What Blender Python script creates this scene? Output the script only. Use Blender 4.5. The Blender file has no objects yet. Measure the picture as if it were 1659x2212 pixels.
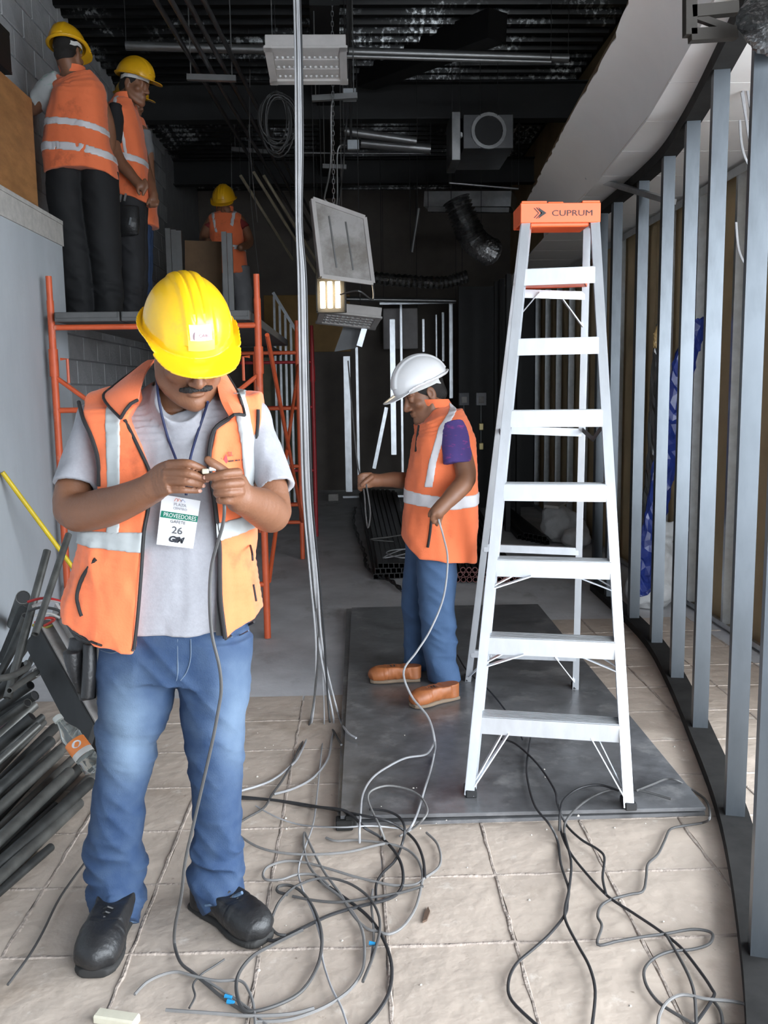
import bpy, bmesh, math, random
import numpy as np
import openvdb
from math import sin, cos, pi, radians, sqrt
from mathutils import Vector, Matrix
S = bpy.context.scene
COL = S.collection
random.seed(7)
# ---------------------------------------------------------------- camera
FPX, IW, IH, EYE = 1950.0, 1659, 2212, 1.5
_psi, _pit, _rol = radians(1.65), radians(7.55), radians(0.8)
_fw = np.array([sin(_psi)*cos(_pit), cos(_psi)*cos(_pit), -sin(_pit)])
_r0 = np.array([cos(_psi), -sin(_psi), 0.0]); _u0 = np.cross(_r0, _fw)
_rt = _r0*cos(_rol) - _u0*sin(_rol); _up = _u0*cos(_rol) + _r0*sin(_rol)
cam = bpy.data.objects.new('camera', bpy.data.cameras.new('camera')); COL.objects.link(cam)
cam.matrix_world = Matrix(((_rt[0], _up[0], -_fw[0], 0), (_rt[1], _up[1], -_fw[1], 0), (_rt[2], _up[2], -_fw[2], EYE), (0, 0, 0, 1)))
cam.data.sensor_fit = 'VERTICAL'; cam.data.sensor_height = 24.0; cam.data.lens = FPX/IH*24.0
cam.data.clip_start = 0.05; cam.data.clip_end = 200
S.camera = cam
def _ray(x, y): return _fw + _rt*(x-IW/2)/FPX + _up*(IH/2-y)/FPX
def D(x, y, Y): d = _ray(x, y); return Vector((d[0]*Y/d[1], Y, EYE + d[2]*Y/d[1]))      # point at depth Y
def G(x, y, z=0.0): d = _ray(x, y); t = (z-EYE)/d[2]; return Vector((d[0]*t, d[1]*t, z))  # point at height z
def PX(x, y, X): d = _ray(x, y); t = X/d[0]; return Vector((X, d[1]*t, EYE + d[2]*t))     # point on the plane X
# ---------------------------------------------------------------- sky, daylight, exposure
S.view_settings.view_transform = 'Standard'; S.view_settings.look = 'None'
S.view_settings.exposure = EXPO = 0.0; S.view_settings.gamma = 1.0; S.view_settings.use_curve_mapping = False
S.cycles.max_bounces = 8; S.cycles.diffuse_bounces = 4; S.cycles.glossy_bounces = 4; S.cycles.transparent_max_bounces = 12
S.cycles.sample_clamp_indirect = 6.0
w = bpy.data.worlds.new('overcast_sky'); S.world = w; w.use_nodes = True
bg = w.node_tree.nodes['Background']
bg.inputs[0].default_value = (0.86, 0.93, 1.0, 1); bg.inputs[1].default_value = SKY = 17.0
def portal(loc, rot, sx, sy):
    l = bpy.data.lights.new('daylight_opening', 'AREA'); l.shape = 'RECTANGLE'; l.size = sx; l.size_y = sy
    l.cycles.is_portal = True
    o = bpy.data.objects.new('daylight_opening', l); COL.objects.link(o); o.location = loc; o.rotation_euler = rot
portal((2.6, -1.2, 1.6), (radians(90), 0, 0), 3.8, 3.2)          # the shopfront behind the camera
portal((4.5, 1.05, 1.6), (radians(90), 0, radians(90)), 4.3, 3.2)   # its side window
# ---------------------------------------------------------------- materials
def nt(name):
    m = bpy.data.materials.new(name); m.use_nodes = True
    return m, m.node_tree, m.node_tree.nodes['Principled BSDF']
def nd(t, typ, **kw):
    n = t.nodes.new(typ)
    for k, v in kw.items():
        if k.startswith('i_'): n.inputs[k[2:].replace('_', ' ')].default_value = v
        else: setattr(n, k, v)
    return n
def c4(c): return (c[0], c[1], c[2], 1)
def mat(name, col, rough=0.6, metal=0.0, var=0.25, scale=8.0, col2=None, bump=0.0, bscale=60.0, spec=0.5, stretch=(1, 1, 1), detail=6.0, sharp=None, coat=0.0, sheen=0.0, world=False):
    m, t, b = nt(name); L = t.links.new
    b.inputs['Roughness'].default_value = rough; b.inputs['Metallic'].default_value = metal
    b.inputs['Specular IOR Level'].default_value = spec; b.inputs['Coat Weight'].default_value = coat
    b.inputs['Sheen Weight'].default_value = sheen
    tc = nd(t, 'ShaderNodeTexCoord'); mp = nd(t, 'ShaderNodeMapping'); mp.inputs['Scale'].default_value = stretch
    L(nd(t, 'ShaderNodeNewGeometry').outputs['Position'] if world else tc.outputs['Object'], mp.inputs['Vector'])
    n = nd(t, 'ShaderNodeTexNoise', i_Scale=scale, i_Detail=detail, i_Roughness=0.6); L(mp.outputs[0], n.inputs['Vector'])
    r = nd(t, 'ShaderNodeValToRGB'); L(n.outputs[0], r.inputs[0])
    c2 = col2 or tuple(max(0, c*(1-var)) for c in col)
    lo, hi = sharp or (0.3, 0.7)
    r.color_ramp.elements[0].position = lo; r.color_ramp.elements[1].position = hi
    r.color_ramp.elements[0].color = c4(c2); r.color_ramp.elements[1].color = c4(col)
    L(r.outputs[0], b.inputs['Base Color'])
    if bump:
        n2 = nd(t, 'ShaderNodeTexNoise', i_Scale=bscale, i_Detail=4.0); L(mp.outputs[0], n2.inputs['Vector'])
        bp = nd(t, 'ShaderNodeBump', i_Strength=bump, i_Distance=0.01); L(n2.outputs[0], bp.inputs['Height']); L(bp.outputs[0], b.inputs['Normal'])
    return m
def glow(name, col, s):
    m, t, b = nt(name); b.inputs['Base Color'].default_value = c4(col)
    b.inputs['Emission Color'].default_value = c4(col); b.inputs['Emission Strength'].default_value = s
    return m
M = {}
def layer(m, col, scale, lo, hi, stretch=(1, 1, 1), detail=6.0, seed=0.0, world=False):
    """lay a second blotchy colour (stains, wear) over a material's base colour"""
    t = m.node_tree; b = t.nodes['Principled BSDF']; L = t.links.new
    src = b.inputs['Base Color'].links[0].from_socket
    tc = nd(t, 'ShaderNodeTexCoord'); mp = nd(t, 'ShaderNodeMapping'); mp.inputs['Scale'].default_value = stretch; mp.inputs['Location'].default_value = (seed, seed*2, seed)
    L(nd(t, 'ShaderNodeNewGeometry').outputs['Position'] if world else tc.outputs['Object'], mp.inputs['Vector'])
    n = nd(t, 'ShaderNodeTexNoise', i_Scale=scale, i_Detail=detail, i_Roughness=0.65); L(mp.outputs[0], n.inputs['Vector'])
    r = nd(t, 'ShaderNodeMapRange'); r.inputs[1].default_value = lo; r.inputs[2].default_value = hi; L(n.outputs[0], r.inputs[0])
    x = nd(t, 'ShaderNodeMix', data_type='RGBA'); L(r.outputs[0], x.inputs[0]); L(src, x.inputs[6]); x.inputs[7].default_value = c4(col)
    L(x.outputs[2], b.inputs['Base Color'])
    return m
# ---------------------------------------------------------------- object helpers
def link(name, me, m=None, parent=None):
    o = bpy.data.objects.new(name, me); COL.objects.link(o)
    if m is not None:
        for x in (m if isinstance(m, (list, tuple)) else [m]): me.materials.append(x)
    if parent is not None: o.parent = parent
    return o
def tag(o, label=None, cat=None, group=None, kind=None):
    if label: o['label'] = label
    if cat: o['category'] = cat
    if group: o['group'] = group
    if kind: o['kind'] = kind
    return o
def thing(name, label, cat, group=None, loc=(0, 0, 0)):
    o = bpy.data.objects.new(name, None); COL.objects.link(o); o.location = loc; o.empty_display_size = 0.05
    return tag(o, label, cat, group)
class MB:
    """collects simple solids and builds ONE mesh object"""
    def __init__(s): s.v = []; s.f = []
    def add(s, vs, fs):
        n = len(s.v); s.v += [tuple(v) for v in vs]; s.f += [tuple(i+n for i in f) for f in fs]; return s
    def box(s, c, d, R=None, bev=0.0):
        c = Vector(c); x, y, z = d[0]/2, d[1]/2, d[2]/2; b = min(bev, x*.9, y*.9, z*.9)
        if b <= 0:
            vs = [Vector((a*x, e*y, g*z)) for a in (-1, 1) for e in (-1, 1) for g in (-1, 1)]
            fs = [(0, 1, 3, 2), (4, 6, 7, 5), (0, 4, 5, 1), (2, 3, 7, 6), (0, 2, 6, 4), (1, 5, 7, 3)]
        else:
            bm = bmesh.new(); bmesh.ops.create_cube(bm, size=1.0)
            for v in bm.verts: v.co = Vector((v.co.x*2*x, v.co.y*2*y, v.co.z*2*z))
            bmesh.ops.bevel(bm, geom=bm.edges[:], offset=b, segments=1, affect='EDGES', profile=0.5)
            bm.verts.index_update(); vs = [v.co.copy() for v in bm.verts]; fs = [[v.index for v in f.verts] for f in bm.faces]; bm.free()
        if R is not None: vs = [R @ v for v in vs]
        return s.add([v+c for v in vs], fs)
    def beam(s, a, b, w, h, up=(0, 0, 1), bev=0.0):
        """a rectangular bar from a to b; w across, h along up"""
        a = Vector(a); b = Vector(b); ax = (b-a); L = ax.length; ax.normalize(); upv = Vector(up)
        x = upv.cross(ax)
        if x.length < 1e-4: x = Vector((1, 0, 0)).cross(ax)
        if x.length < 1e-4: x = Vector((0, 1, 0)).cross(ax)
        x.normalize(); z = ax.cross(x)
        R = Matrix((x, ax, z)).transposed()
        return s.box((a+b)/2, (w, L, h), R, bev)
    def tube(s, pts, r, n=10, cap=True, closed=False, r2=None):
        pts = [Vector(p) for p in pts]; k = len(pts); rings = []
        prev = None
        for i, p in enumerate(pts):
            tn = (pts[min(i+1, k-1)] - pts[max(i-1, 0)]); 
            if tn.length < 1e-9: tn = Vector((0, 0, 1))
            tn.normalize()
            if prev is None:
                x = Vector((0, 0, 1)).cross(tn)
                if x.length < 1e-3: x = Vector((1, 0, 0)).cross(tn)
            else:
                x = prev - tn*prev.dot(tn)
                if x.length < 1e-6: x = Vector((1, 0, 0)).cross(tn)
            x.normalize(); prev = x; y = tn.cross(x)
            ri = r[i] if isinstance(r, (list, tuple)) else r
            rings.append([p + x*ri*cos(2*pi*j/n) + y*ri*sin(2*pi*j/n) for j in range(n)])
        vs = [v for R in rings for v in R]; fs = []
        for i in range(k-1):
            for j in range(n): fs.append((i*n+j, i*n+(j+1) % n, (i+1)*n+(j+1) % n, (i+1)*n+j))
        if cap: fs.append(tuple(range(n))[::-1]); fs.append(tuple((k-1)*n+j for j in range(n)))
        return s.add(vs, fs)
    def pipe(s, a, b, r, wall=0.003, n=12):
        """a hollow pipe"""
        a = Vector(a); b = Vector(b); ax = (b-a).normalized(); x = Vector((0, 0, 1)).cross(ax)
        if x.length < 1e-3: x = Vector((1, 0, 0)).cross(ax)
        x.normalize(); y = ax.cross(x); vs = []
        for rr in (r, r-wall):
            for p in (a, b):
                vs += [p + x*rr*cos(2*pi*j/n) + y*rr*sin(2*pi*j/n) for j in range(n)]
        fs = []
        for j in range(n):
            k = (j+1) % n
            fs += [(j, k, n+k, n+j), (2*n+j, 3*n+j, 3*n+k, 2*n+k), (j, 2*n+j, 2*n+k, k), (n+j, n+k, 3*n+k, 3*n+j)]
        return s.add(vs, fs)
    def sqpipe(s, a, b, w, wall=0.003, roll=0.0):
        a = Vector(a); b = Vector(b); ax = (b-a).normalized(); x = Vector((0, 0, 1)).cross(ax)
        if x.length < 1e-3: x = Vector((1, 0, 0)).cross(ax)
        x.normalize(); y = ax.cross(x)
        if roll: x, y = x*cos(roll)+y*sin(roll), y*cos(roll)-x*sin(roll)
        vs = []
        for rr in (w/2, w/2-wall):
            for p in (a, b):
                vs += [p + x*rr*i + y*rr*j for i, j in ((-1, -1), (1, -1), (1, 1), (-1, 1))]
        n = 4; fs = []
        for j in range(n):
            k = (j+1) % n
            fs += [(j, k, n+k, n+j), (2*n+j, 3*n+j, 3*n+k, 2*n+k), (j, 2*n+j, 2*n+k, k), (n+j, n+k, 3*n+k, 3*n+j)]
        return s.add(vs, fs)
    def sheet(s, P, thick=None, nrm=None):
        """grid of points P[i][j] as a surface, optionally thickened along nrm"""
        a = len(P); b = len(P[0]); vs = [Vector(p) for row in P for p in row]
        fs = [(i*b+j, i*b+j+1, (i+1)*b+j+1, (i+1)*b+j) for i in range(a-1) for j in range(b-1)]
        if thick:
            n = len(vs); nv = Vector(nrm).normalized()*thick if nrm is not None else None
            vs2 = [v+nv for v in vs]; f2 = [tuple(i+n for i in f[::-1]) for f in fs]
            edge = [i*b for i in range(a)] , [i*b+b-1 for i in range(a)], list(range(b)), [(a-1)*b+j for j in range(b)]
            for e in edge:
                for q in range(len(e)-1): fs.append((e[q], e[q+1], e[q+1]+n, e[q]+n))
            vs += vs2; fs += f2
        return s.add(vs, fs)
    def prism(s, pts, ext):
        """polygon pts swept by vector ext"""
        pts = [Vector(p) for p in pts]; e = Vector(ext); n = len(pts)
        return s.add(pts + [p+e for p in pts], [tuple(range(n))[::-1], tuple(range(n, 2*n))] + [(i, (i+1) % n, n+(i+1) % n, n+i) for i in range(n)])
    def lathe(s, prof, o=(0, 0, 0), ax=(0, 0, 1), n=20, cap=True):
        """prof = [(r, h)] spun about ax at o"""
        az = Vector(ax).normalized(); x = Vector((1, 0, 0)) if abs(az.x) < .9 else Vector((0, 1, 0))
        x = (x - az*x.dot(az)).normalized(); y = az.cross(x); o = Vector(o); k = len(prof)
        vs = [o + az*h + (x*cos(2*pi*j/n)+y*sin(2*pi*j/n))*r for r, h in prof for j in range(n)]
        fs = [(i*n+j, i*n+(j+1) % n, (i+1)*n+(j+1) % n, (i+1)*n+j) for i in range(k-1) for j in range(n)]
        if cap: fs += [tuple(range(n))[::-1], tuple((k-1)*n+j for j in range(n))]
        return s.add(vs, fs)
    def mesh(s, name, smooth=False):
        me = bpy.data.meshes.new(name); me.from_pydata(s.v, [], s.f)
        bm = bmesh.new(); bm.from_mesh(me); bmesh.ops.recalc_face_normals(bm, faces=bm.faces[:]); bm.to_mesh(me); bm.free()
        if smooth:
            me.polygons.foreach_set('use_smooth', [True]*len(me.polygons))
            me.set_sharp_from_angle(angle=radians(40))
        return me
    def build(s, name, m, parent=None, smooth=False): return link(name, s.mesh(name, smooth), m, parent)
def spline(P, n=8, closed=False):
    """Catmull-Rom through points"""
    P = [Vector(p) for p in P]; out = []; k = len(P)
    for i in range(k-1):
        a, b, c, d = P[max(i-1, 0)], P[i], P[i+1], P[min(i+2, k-1)]
        for j in range(n):
            t = j/n; out.append(0.5*((2*b) + (c-a)*t + (2*a-5*b+4*c-d)*t*t + (3*b-a-3*c+d)*t**3))
    out.append(P[-1]); return out
def text_mesh(name, txt, size, m, o, right, up, extrude=0.0006, parent=None, align='CENTER', shear=0.0, sx=1.0, bold=0.0):
    """flat lettering: o centre of the line's base, right/up unit vectors"""
    cu = bpy.data.curves.new(name, 'FONT'); cu.body = txt; cu.size = size; cu.extrude = extrude; cu.align_x = align; cu.shear = shear; cu.offset = bold
    cu.resolution_u = 3
    ob = bpy.data.objects.new(name, cu); COL.objects.link(ob)
    dg = bpy.context.evaluated_depsgraph_get(); me = bpy.data.meshes.new_from_object(ob.evaluated_get(dg)); me.name = name
    bpy.data.objects.remove(ob); r = Vector(right).normalized(); u = Vector(up).normalized(); n = r.cross(u)
    for v in me.vertices: v.co = Vector(o) + r*v.co.x*sx + u*v.co.y + n*v.co.z
    me.materials.clear(); return link(name, me, m, parent)
# ================================================================ materials of the place
M['slab'] = layer(mat('screed_slab', (0.54, 0.45, 0.375), 0.72, var=0.22, scale=5, bump=0.6, bscale=16, detail=9, world=True), (0.27, 0.205, 0.15), 1.7, 0.56, 0.78, world=True, detail=9)
layer(M['slab'], (0.72, 0.66, 0.59), 11, 0.6, 0.78, seed=3, world=True, detail=9)
layer(M['slab'], (0.22, 0.17, 0.13), 23, 0.66, 0.74, seed=9, world=True)
M['joint'] = mat('screed_joint', (0.46, 0.385, 0.33), 0.85, var=0.4, scale=30, bump=0.8, bscale=60)
M['concrete'] = layer(mat('concrete_floor', (0.6, 0.6, 0.615), 0.6, var=0.3, scale=3, bump=0.25, bscale=40), (0.2, 0.19, 0.18), 2.2, 0.58, 0.78, stretch=(1, .5, 1))
M['block'] = mat('painted_block', (0.46, 0.47, 0.485), 0.8, var=0.2, scale=6, bump=0.5, bscale=50)
M['mortar'] = mat('block_mortar', (0.32, 0.325, 0.335), 0.9, var=0.2)
M['plaster'] = layer(mat('grey_plaster', (0.42, 0.45, 0.48), 0.7, var=0.12, scale=4, stretch=(1, 1, .3), bump=0.12, bscale=50), (0.36, 0.37, 0.39), 2.5, 0.55, 0.8)
M['gypsum'] = mat('gypsum_edge', (0.47, 0.45, 0.42), 0.9, var=0.25, scale=20)
M['plywood'] = layer(mat('plywood_face', (0.42, 0.2, 0.075), 0.55, var=0.35, scale=3, stretch=(1, 2, 6)), (0.25, 0.11, 0.04), 6, 0.5, 0.75, stretch=(1, 1, 3))
M['dark'] = mat('dark_painted_steel', (0.008, 0.008, 0.0085), 0.55, var=0.4)
M['beam'] = mat('primed_beam', (0.014, 0.0145, 0.015), 0.6, var=0.3)
M['deck'] = mat('galvanised_deck', (0.5, 0.52, 0.53), 0.35, 0.7, var=0.95, scale=26, stretch=(1, .04, 1), sharp=(.5, .62))  # narrow bright streaks in the base colour imitate glints on the ribs
layer(M['deck'], (0.006, 0.006, 0.006), .9, .38, .5, detail=2)
M['backwall'] = mat('bare_masonry', (0.17, 0.148, 0.13), 0.9, var=0.25, scale=3)
M['brownboard'] = mat('brown_fibreboard', (0.6, 0.45, 0.25), 0.7, var=0.3, scale=2.5, bump=0.1)
M['drywall'] = mat('white_drywall', (0.86, 0.83, 0.8), 0.8, var=0.06, scale=3)
M['galv'] = mat('galvanised_steel', (0.62, 0.65, 0.68), 0.32, 0.9, var=0.25, scale=14)
M['rawsteel'] = layer(mat('raw_steel_stud', (0.105, 0.118, 0.132), 0.34, 0.7, var=0.3, scale=7, stretch=(1, 1, .3)), (0.045, 0.05, 0.057), 4, 0.5, 0.75, stretch=(1, 1, .25))
M['track'] = mat('dusty_black_track', (0.028, 0.027, 0.026), 0.85, 0.0, var=0.5, scale=10, spec=.2)
M['sheetply'] = layer(mat('film_faced_sheet', (0.15, 0.15, 0.155), 0.3, var=0.5, scale=9, detail=10, spec=.6, bump=.1, bscale=30), (0.25, 0.245, 0.24), 7, 0.55, 0.75)
layer(M['sheetply'], (0.035, 0.033, 0.033), 3, 0.55, 0.72, seed=5)
M['sheetedge'] = mat('sheet_edge', (0.2, 0.14, 0.09), 0.8, var=0.4, scale=20, stretch=(1, 1, 20))
def struct(o): o['kind'] = 'structure'; return o
# ---------------------------------------------------------------- floor
fl = MB().box((0.6, 4, -0.0565), (9.0, 26, 0.1)).build('floor', M['concrete']); struct(fl)
TS = 0.349
def slab_mesh(k):
    r = random.Random(k); n = 5; P = []
    for i in range(n):
        row = []
        for j in range(n):
            e = 0.002 if (i in (0, n-1) or j in (0, n-1)) else 0.0
            a = TS-0.010
            row.append(Vector(((i/(n-1)-.5)*a + (r.uniform(-.003, .003)), (j/(n-1)-.5)*a + r.uniform(-.003, .003), -e + r.uniform(-.0016, .0014))))
        P.append(row)
    b = MB().sheet(P); n0 = len(b.v)
    ring = [i*n for i in range(n)] + [(n-1)*n+j for j in range(1, n)] + [i*n+n-1 for i in range(n-2, -1, -1)] + [j for j in range(n-2, 0, -1)]
    low = [Vector((b.v[i][0], b.v[i][1], -0.012)) for i in ring]
    m = len(b.v); b.v += [tuple(v) for v in low]
    for q in range(len(ring)): b.f.append((ring[q], ring[(q+1) % len(ring)], m+(q+1) % len(ring), m+q))
    me = b.mesh('slab', True); me.materials.append(M['slab']); return me
SLABS = [slab_mesh(k) for k in range(9)]
xs = [0.06 + TS*k for k in range(-7, 7)]; ys = [2.29 + TS*k for k in range(-5, 10)]
def slab_here(x, y):
    if y < 4.25: return x < 2.25
    return 1.1 < x < 2.25
for i, x in enumerate(xs[:-1]):
    for j, y in enumerate(ys):
        if slab_here(x+TS/2, y+TS/2):
            o = link('slab', random.choice(SLABS), None, fl); o.location = (x+TS/2, y+TS/2, 0); o.rotation_euler = (random.uniform(-.004, .004), random.uniform(-.004, .004), random.choice((0, pi/2, pi, -pi/2)))
def joint(a, b, seed):
    r = random.Random(seed); a = Vector(a); b = Vector(b); L = (b-a).length; n = max(4, int(L/0.05)); ax = (b-a).normalized(); sx = Vector((-ax.y, ax.x, 0))
    P = []
    for i in range(n+1):
        p = a + ax*L*i/n + sx*r.uniform(-.003, .003); h = 0.0002+0.0016*r.random()**2; wd = r.uniform(.005, .010)
        P.append([p - sx*wd + Vector((0, 0, -.0045)), p - sx*wd*.4 + Vector((0, 0, h)), p + sx*wd*.45 + Vector((0, 0, h*.8)), p + sx*wd + Vector((0, 0, -.0045))])
    MB().sheet(P).build('mortar_joint', M['joint'], fl, True)
for i, x in enumerate(xs): joint((x, ys[0], 0), (x, 4.3 if x < 1.1 else ys[-1]+TS, 0), i)
for j, y in enumerate(ys): joint((xs[0] if y < 4.3 else 1.1, y, 0), (2.25, y, 0), 50+j)
# ---------------------------------------------------------------- walls and ceiling
cl = struct(MB().box((0.6, 6.5, 4.75), (9, 16.2, 0.1)).build('ceiling', M['dark']))
P = []
for k in range(90):                                         # corrugated steel deck: ribs run across the hall
    y = 5.6 + k*0.19/2
    P.append((y, 4.62 if k % 2 else 4.50)); P.append((y+0.06, 4.62 if k % 2 else 4.50))
b = MB().sheet([[Vector((-2.3, y, z)), Vector((2.2, y, z))] for y, z in P]); b.build('deck_sheet', M['deck'], cl)
for x0, x1, yy, h in ((-2.3, 3, 9.3, .34), (-2.3, 3, 6.4, .12), (-2.3, 3, 12.2, .3)):
    z = 4.5-h/2
    MB().box((.35, yy, 4.49), (5.3, .16, .014)).box((.35, yy, 4.49-h), (5.3, .16, .014)).box((.35, yy, z), (5.3, .01, h)).build('ceiling_beam', M['beam'], cl)
MB().beam(D(1075, 55, 7.6), D(790, 165, 9.1), .2, .22).build('ceiling_beam', M['dark'], cl)
MB().beam(D(700, -20, 7.0), (-.3, 13.5, 4.38), .22, .2).build('ceiling_beam', M['dark'], cl)
wl = struct(MB().box((-2.4, 10, 2.35), (0.2, 8.4, 4.7)).build('wall_left', M['mortar']))
def block_mesh(L):
    me = MB().box((0, 0, 0), (.03, L-.012, .188), None, .004).mesh('block'); me.materials.append(M['block']); return me
BF, BH = block_mesh(.4), block_mesh(.2)
for r in range(24):
    z = .1 + r*.2
    for k in range(20):
        y = 6.2 + k*.4 + (.2 if r % 2 else 0)
        if y < 11.5:
            o = link('block', BF, None, wl); o.location = (-2.303 + random.uniform(-.002, .002), y, z)
struct(MB().box((.15, 14.1, 2.35), (5.9, 0.2, 4.7)).build('wall_back', M['backwall']))
struct(MB().box((-3.3, 2.4, 2.35), (2.0, 0.2, 4.7)).box((-2.4, 4.2, 2.35), (.2, 3.5, 4.7)).box((-2.4, 0.7, 2.35), (.2, 3.6, 4.7)).build('wall_front_left', M['plaster']))
struct(MB().box((-.85, -1.3, 2.35), (3.1, .2, 4.7)).box((2.6, -1.3, 3.95), (3.8, .2, 1.5)).build('wall_front', M['plaster']))
struct(MB().box((4.6, 1.0, 3.95), (.2, 4.6, 1.5)).box((4.6, 3.35, 2.35), (.2, .3, 4.7)).box((3.5, 3.5, 2.35), (2.2, .2, 4.7)).build('wall_side', M['plaster']))
wr = struct(MB().box((2.47, 8.8, 2.35), (.2, 10.6, 4.7)).build('wall_right', M['brownboard']))
for k in range(9):
    MB().box((2.36, 4.1+k*1.22, 1.42), (.016, 1.212, 2.84), None, .002).build('board', M['brownboard'], wr)
ground = struct(MB().box((4, -12, -.06), (40, 20.8, .1)).box((14, 3, -.06), (17.8, 10, .1)).build('pavement', mat('pavement', (.45, .44, .42), .9)))
# ---------------------------------------------------------------- bulkhead on the left: plastered board box with plywood on top
XB = -1.85
pw = struct(MB().box((XB-.25, 3.4, 1.29), (.5, 5.14, 2.58)).build('wall_bulkhead', M['plaster']))
MB().box((XB-.22, 3.4, 2.592), (.462, 5.15, .024)).build('gypsum_edge', M['gypsum'], pw)
MB().box((XB+.003, 3.4, 2.513), (.012, 5.15, .13)).build('gypsum_band', M['gypsum'], pw)
bd = thing('plywood_board', 'brown plywood board standing on the ledge of the grey bulkhead', 'board')
MB().box((XB-.06, 4.35, 2.93), (.03, 2.7, .65), None, .002).build('panel', M['plywood'], bd)
MB().box((XB-.09, 5.6, 2.92), (.03, .1, .6)).build('batten', M['plywood'], bd)
fx = thing('steel_channel_beam', 'dark steel channel beam above the plywood board', 'beam')
MB().box((XB-.25, 3.9, 3.62), (.2, 3.6, .016)).box((XB-.25, 3.9, 3.40), (.2, 3.6, .016)).box((XB-.16, 3.9, 3.51), (.016, 3.6, .22)).build('channel', M['dark'], fx)
MB().beam((XB-.3, 5.4, 3.62), (XB-.3, 5.4, 4.5), .05, .05).build('hanger', M['dark'], fx)
# ---------------------------------------------------------------- curved drywall soffit on the right
def arc_x(Y, pts):
    ys_ = [p[0] for p in pts]; return float(np.interp(Y, ys_, [p[1] for p in pts]))
JUN = [(2.0, 1.0), (2.9, 1.19), (3.73, 1.33), (4.62, 1.46), (6.07, 1.58), (7.2, 1.62), (9, 1.72), (11, 1.85), (13.9, 2.1)]
RAW = [(2.0, .9), (3.6, 1.1), (4.41, 1.22), (5.2, 1.27), (6.2, 1.34), (7.2, 1.42), (9, 1.57), (11, 1.72), (13.9, 2.05)]
def raw_pt(px, py): return G(px, py, 3.1)
sf = struct(MB().box((2.3, 8, 3.3), (.02, .02, .02)).build('ceiling_soffit', M['drywall']))
seam = [2.2, 3.05, 3.6, 4.09, 4.65, 5.22, 5.8, 6.4, 7.0, 7.6, 8.2, 8.8, 9.4, 10, 11.2, 12.4, 13.8]
for a_, b_ in zip(seam[:-1], seam[1:]):                         # flat panels between the cove and the right wall
    q = []
    for y in (a_+.004, b_-.004): q.append([Vector((arc_x(y, JUN), y, 2.815)), Vector((2.36, y, 2.815))])
    MB().sheet(q, .013, (0, 0, 1)).build('ceiling_panel', M['drywall'], sf)
cove = []; rr = random.Random(3)
for i in range(80):
    y = 2.2 + i*.075; xj = arc_x(y, JUN); xr = arc_x(y, RAW); row = []
    for k in range(9):
        t = k/8; xx = xj + (xr-xj)*(1-cos(t*pi/2)) ; zz = 2.83 + .27*sin(t*pi/2)
        if k == 8: xx += rr.choice((0, 0, 0, .004, .012))
        row.append(Vector((xx, y, zz)))
    cove.append(row)
MB().sheet(cove, .013, (.4, 0, 1)).build('cove_panel', M['drywall'], sf, True)
MB().sheet([[Vector((arc_x(y, RAW)+.03, y, 3.112)), Vector((arc_x(y, RAW)+.03, y, 3.17))] for y in np.arange(2.2, 8.1, .2)], .04, (1, 0, 0)).build('edge_furring', mat('furring_wood', (.2, .14, .08), .8), sf)
# ---------------------------------------------------------------- curved steel stud partition
pt = thing('stud_partition', 'curved open partition of raw steel studs along the right side', 'partition', loc=(1.5, 4.5, 0))
pt.location = (0, 0, 0)
STUD = [(1.0, 2.13), (1.25, 2.90), (1.437, 3.71), (1.578, 4.39), (1.685, 5.03), (1.727, 5.6), (1.748, 6.22), (1.755, 6.6)]
def tangent(i):
    a = Vector(STUD[max(0, i-1)]); b = Vector(STUD[min(len(STUD)-1, i+1)]); return (b-a).normalized()
for i, (x, y) in enumerate(STUD):
    tn = tangent(i); ang = math.atan2(tn.y, tn.x)-pi/2
    R = Matrix.Rotation(ang, 3, 'Z'); L = 2.72
    MB().sqpipe((0, 0, .045), (0, 0, .045+L), .062, .004).build('stud', M['rawsteel'], pt).matrix_local = Matrix.Translation((x+.03, y+.02, 0)) @ R.to_4x4()
TP = spline([Vector((x+.03, y+.02, 0)) for x, y in [(.75, 1.5)]+STUD], 6)
def track(name, z0, h, wd, m):
    P = []
    for i, p in enumerate(TP):
        tn = (TP[min(i+1, len(TP)-1)]-TP[max(i-1, 0)]).normalized(); n = Vector((-tn.y, tn.x, 0))
        P.append([p+n*wd+Vector((0, 0, z0+h)), p+n*wd+Vector((0, 0, z0)), p-n*wd+Vector((0, 0, z0)), p-n*wd+Vector((0, 0, z0+h))])
    b = MB(); b.sheet([[r[k] for k in (0, 1, 2, 3, 0)] for r in P]); b.add([P[0][0], P[0][1], P[0][2], P[0][3]], [(0, 1, 2, 3)]); b.add(P[-1], [(0, 1, 2, 3)])
    return b.build(name, m, pt)
track('bottom_track', 0.0, .045, .05, M['track']); track('top_track', 2.74, .06, .04, M['track'])
# welded bracket frame at the partition's near top
fr = MB(); A = D(1490, -30, 2.95); B_ = D(1490, 78, 2.95); C_ = D(1590, 72, 2.95); E_ = D(1592, 18, 2.95)
for p, q in ((A, B_), (B_, C_), (D(1492, 28, 2.95), E_)): fr.beam(p, q, .035, .035)
fr.beam(D(1500, 35, 2.95), D(1585, 66, 2.95), .02, .02)
fr.build('bracket_frame', mat('brown_primed_steel', (.05, .043, .036), .6, .3), pt)
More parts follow.
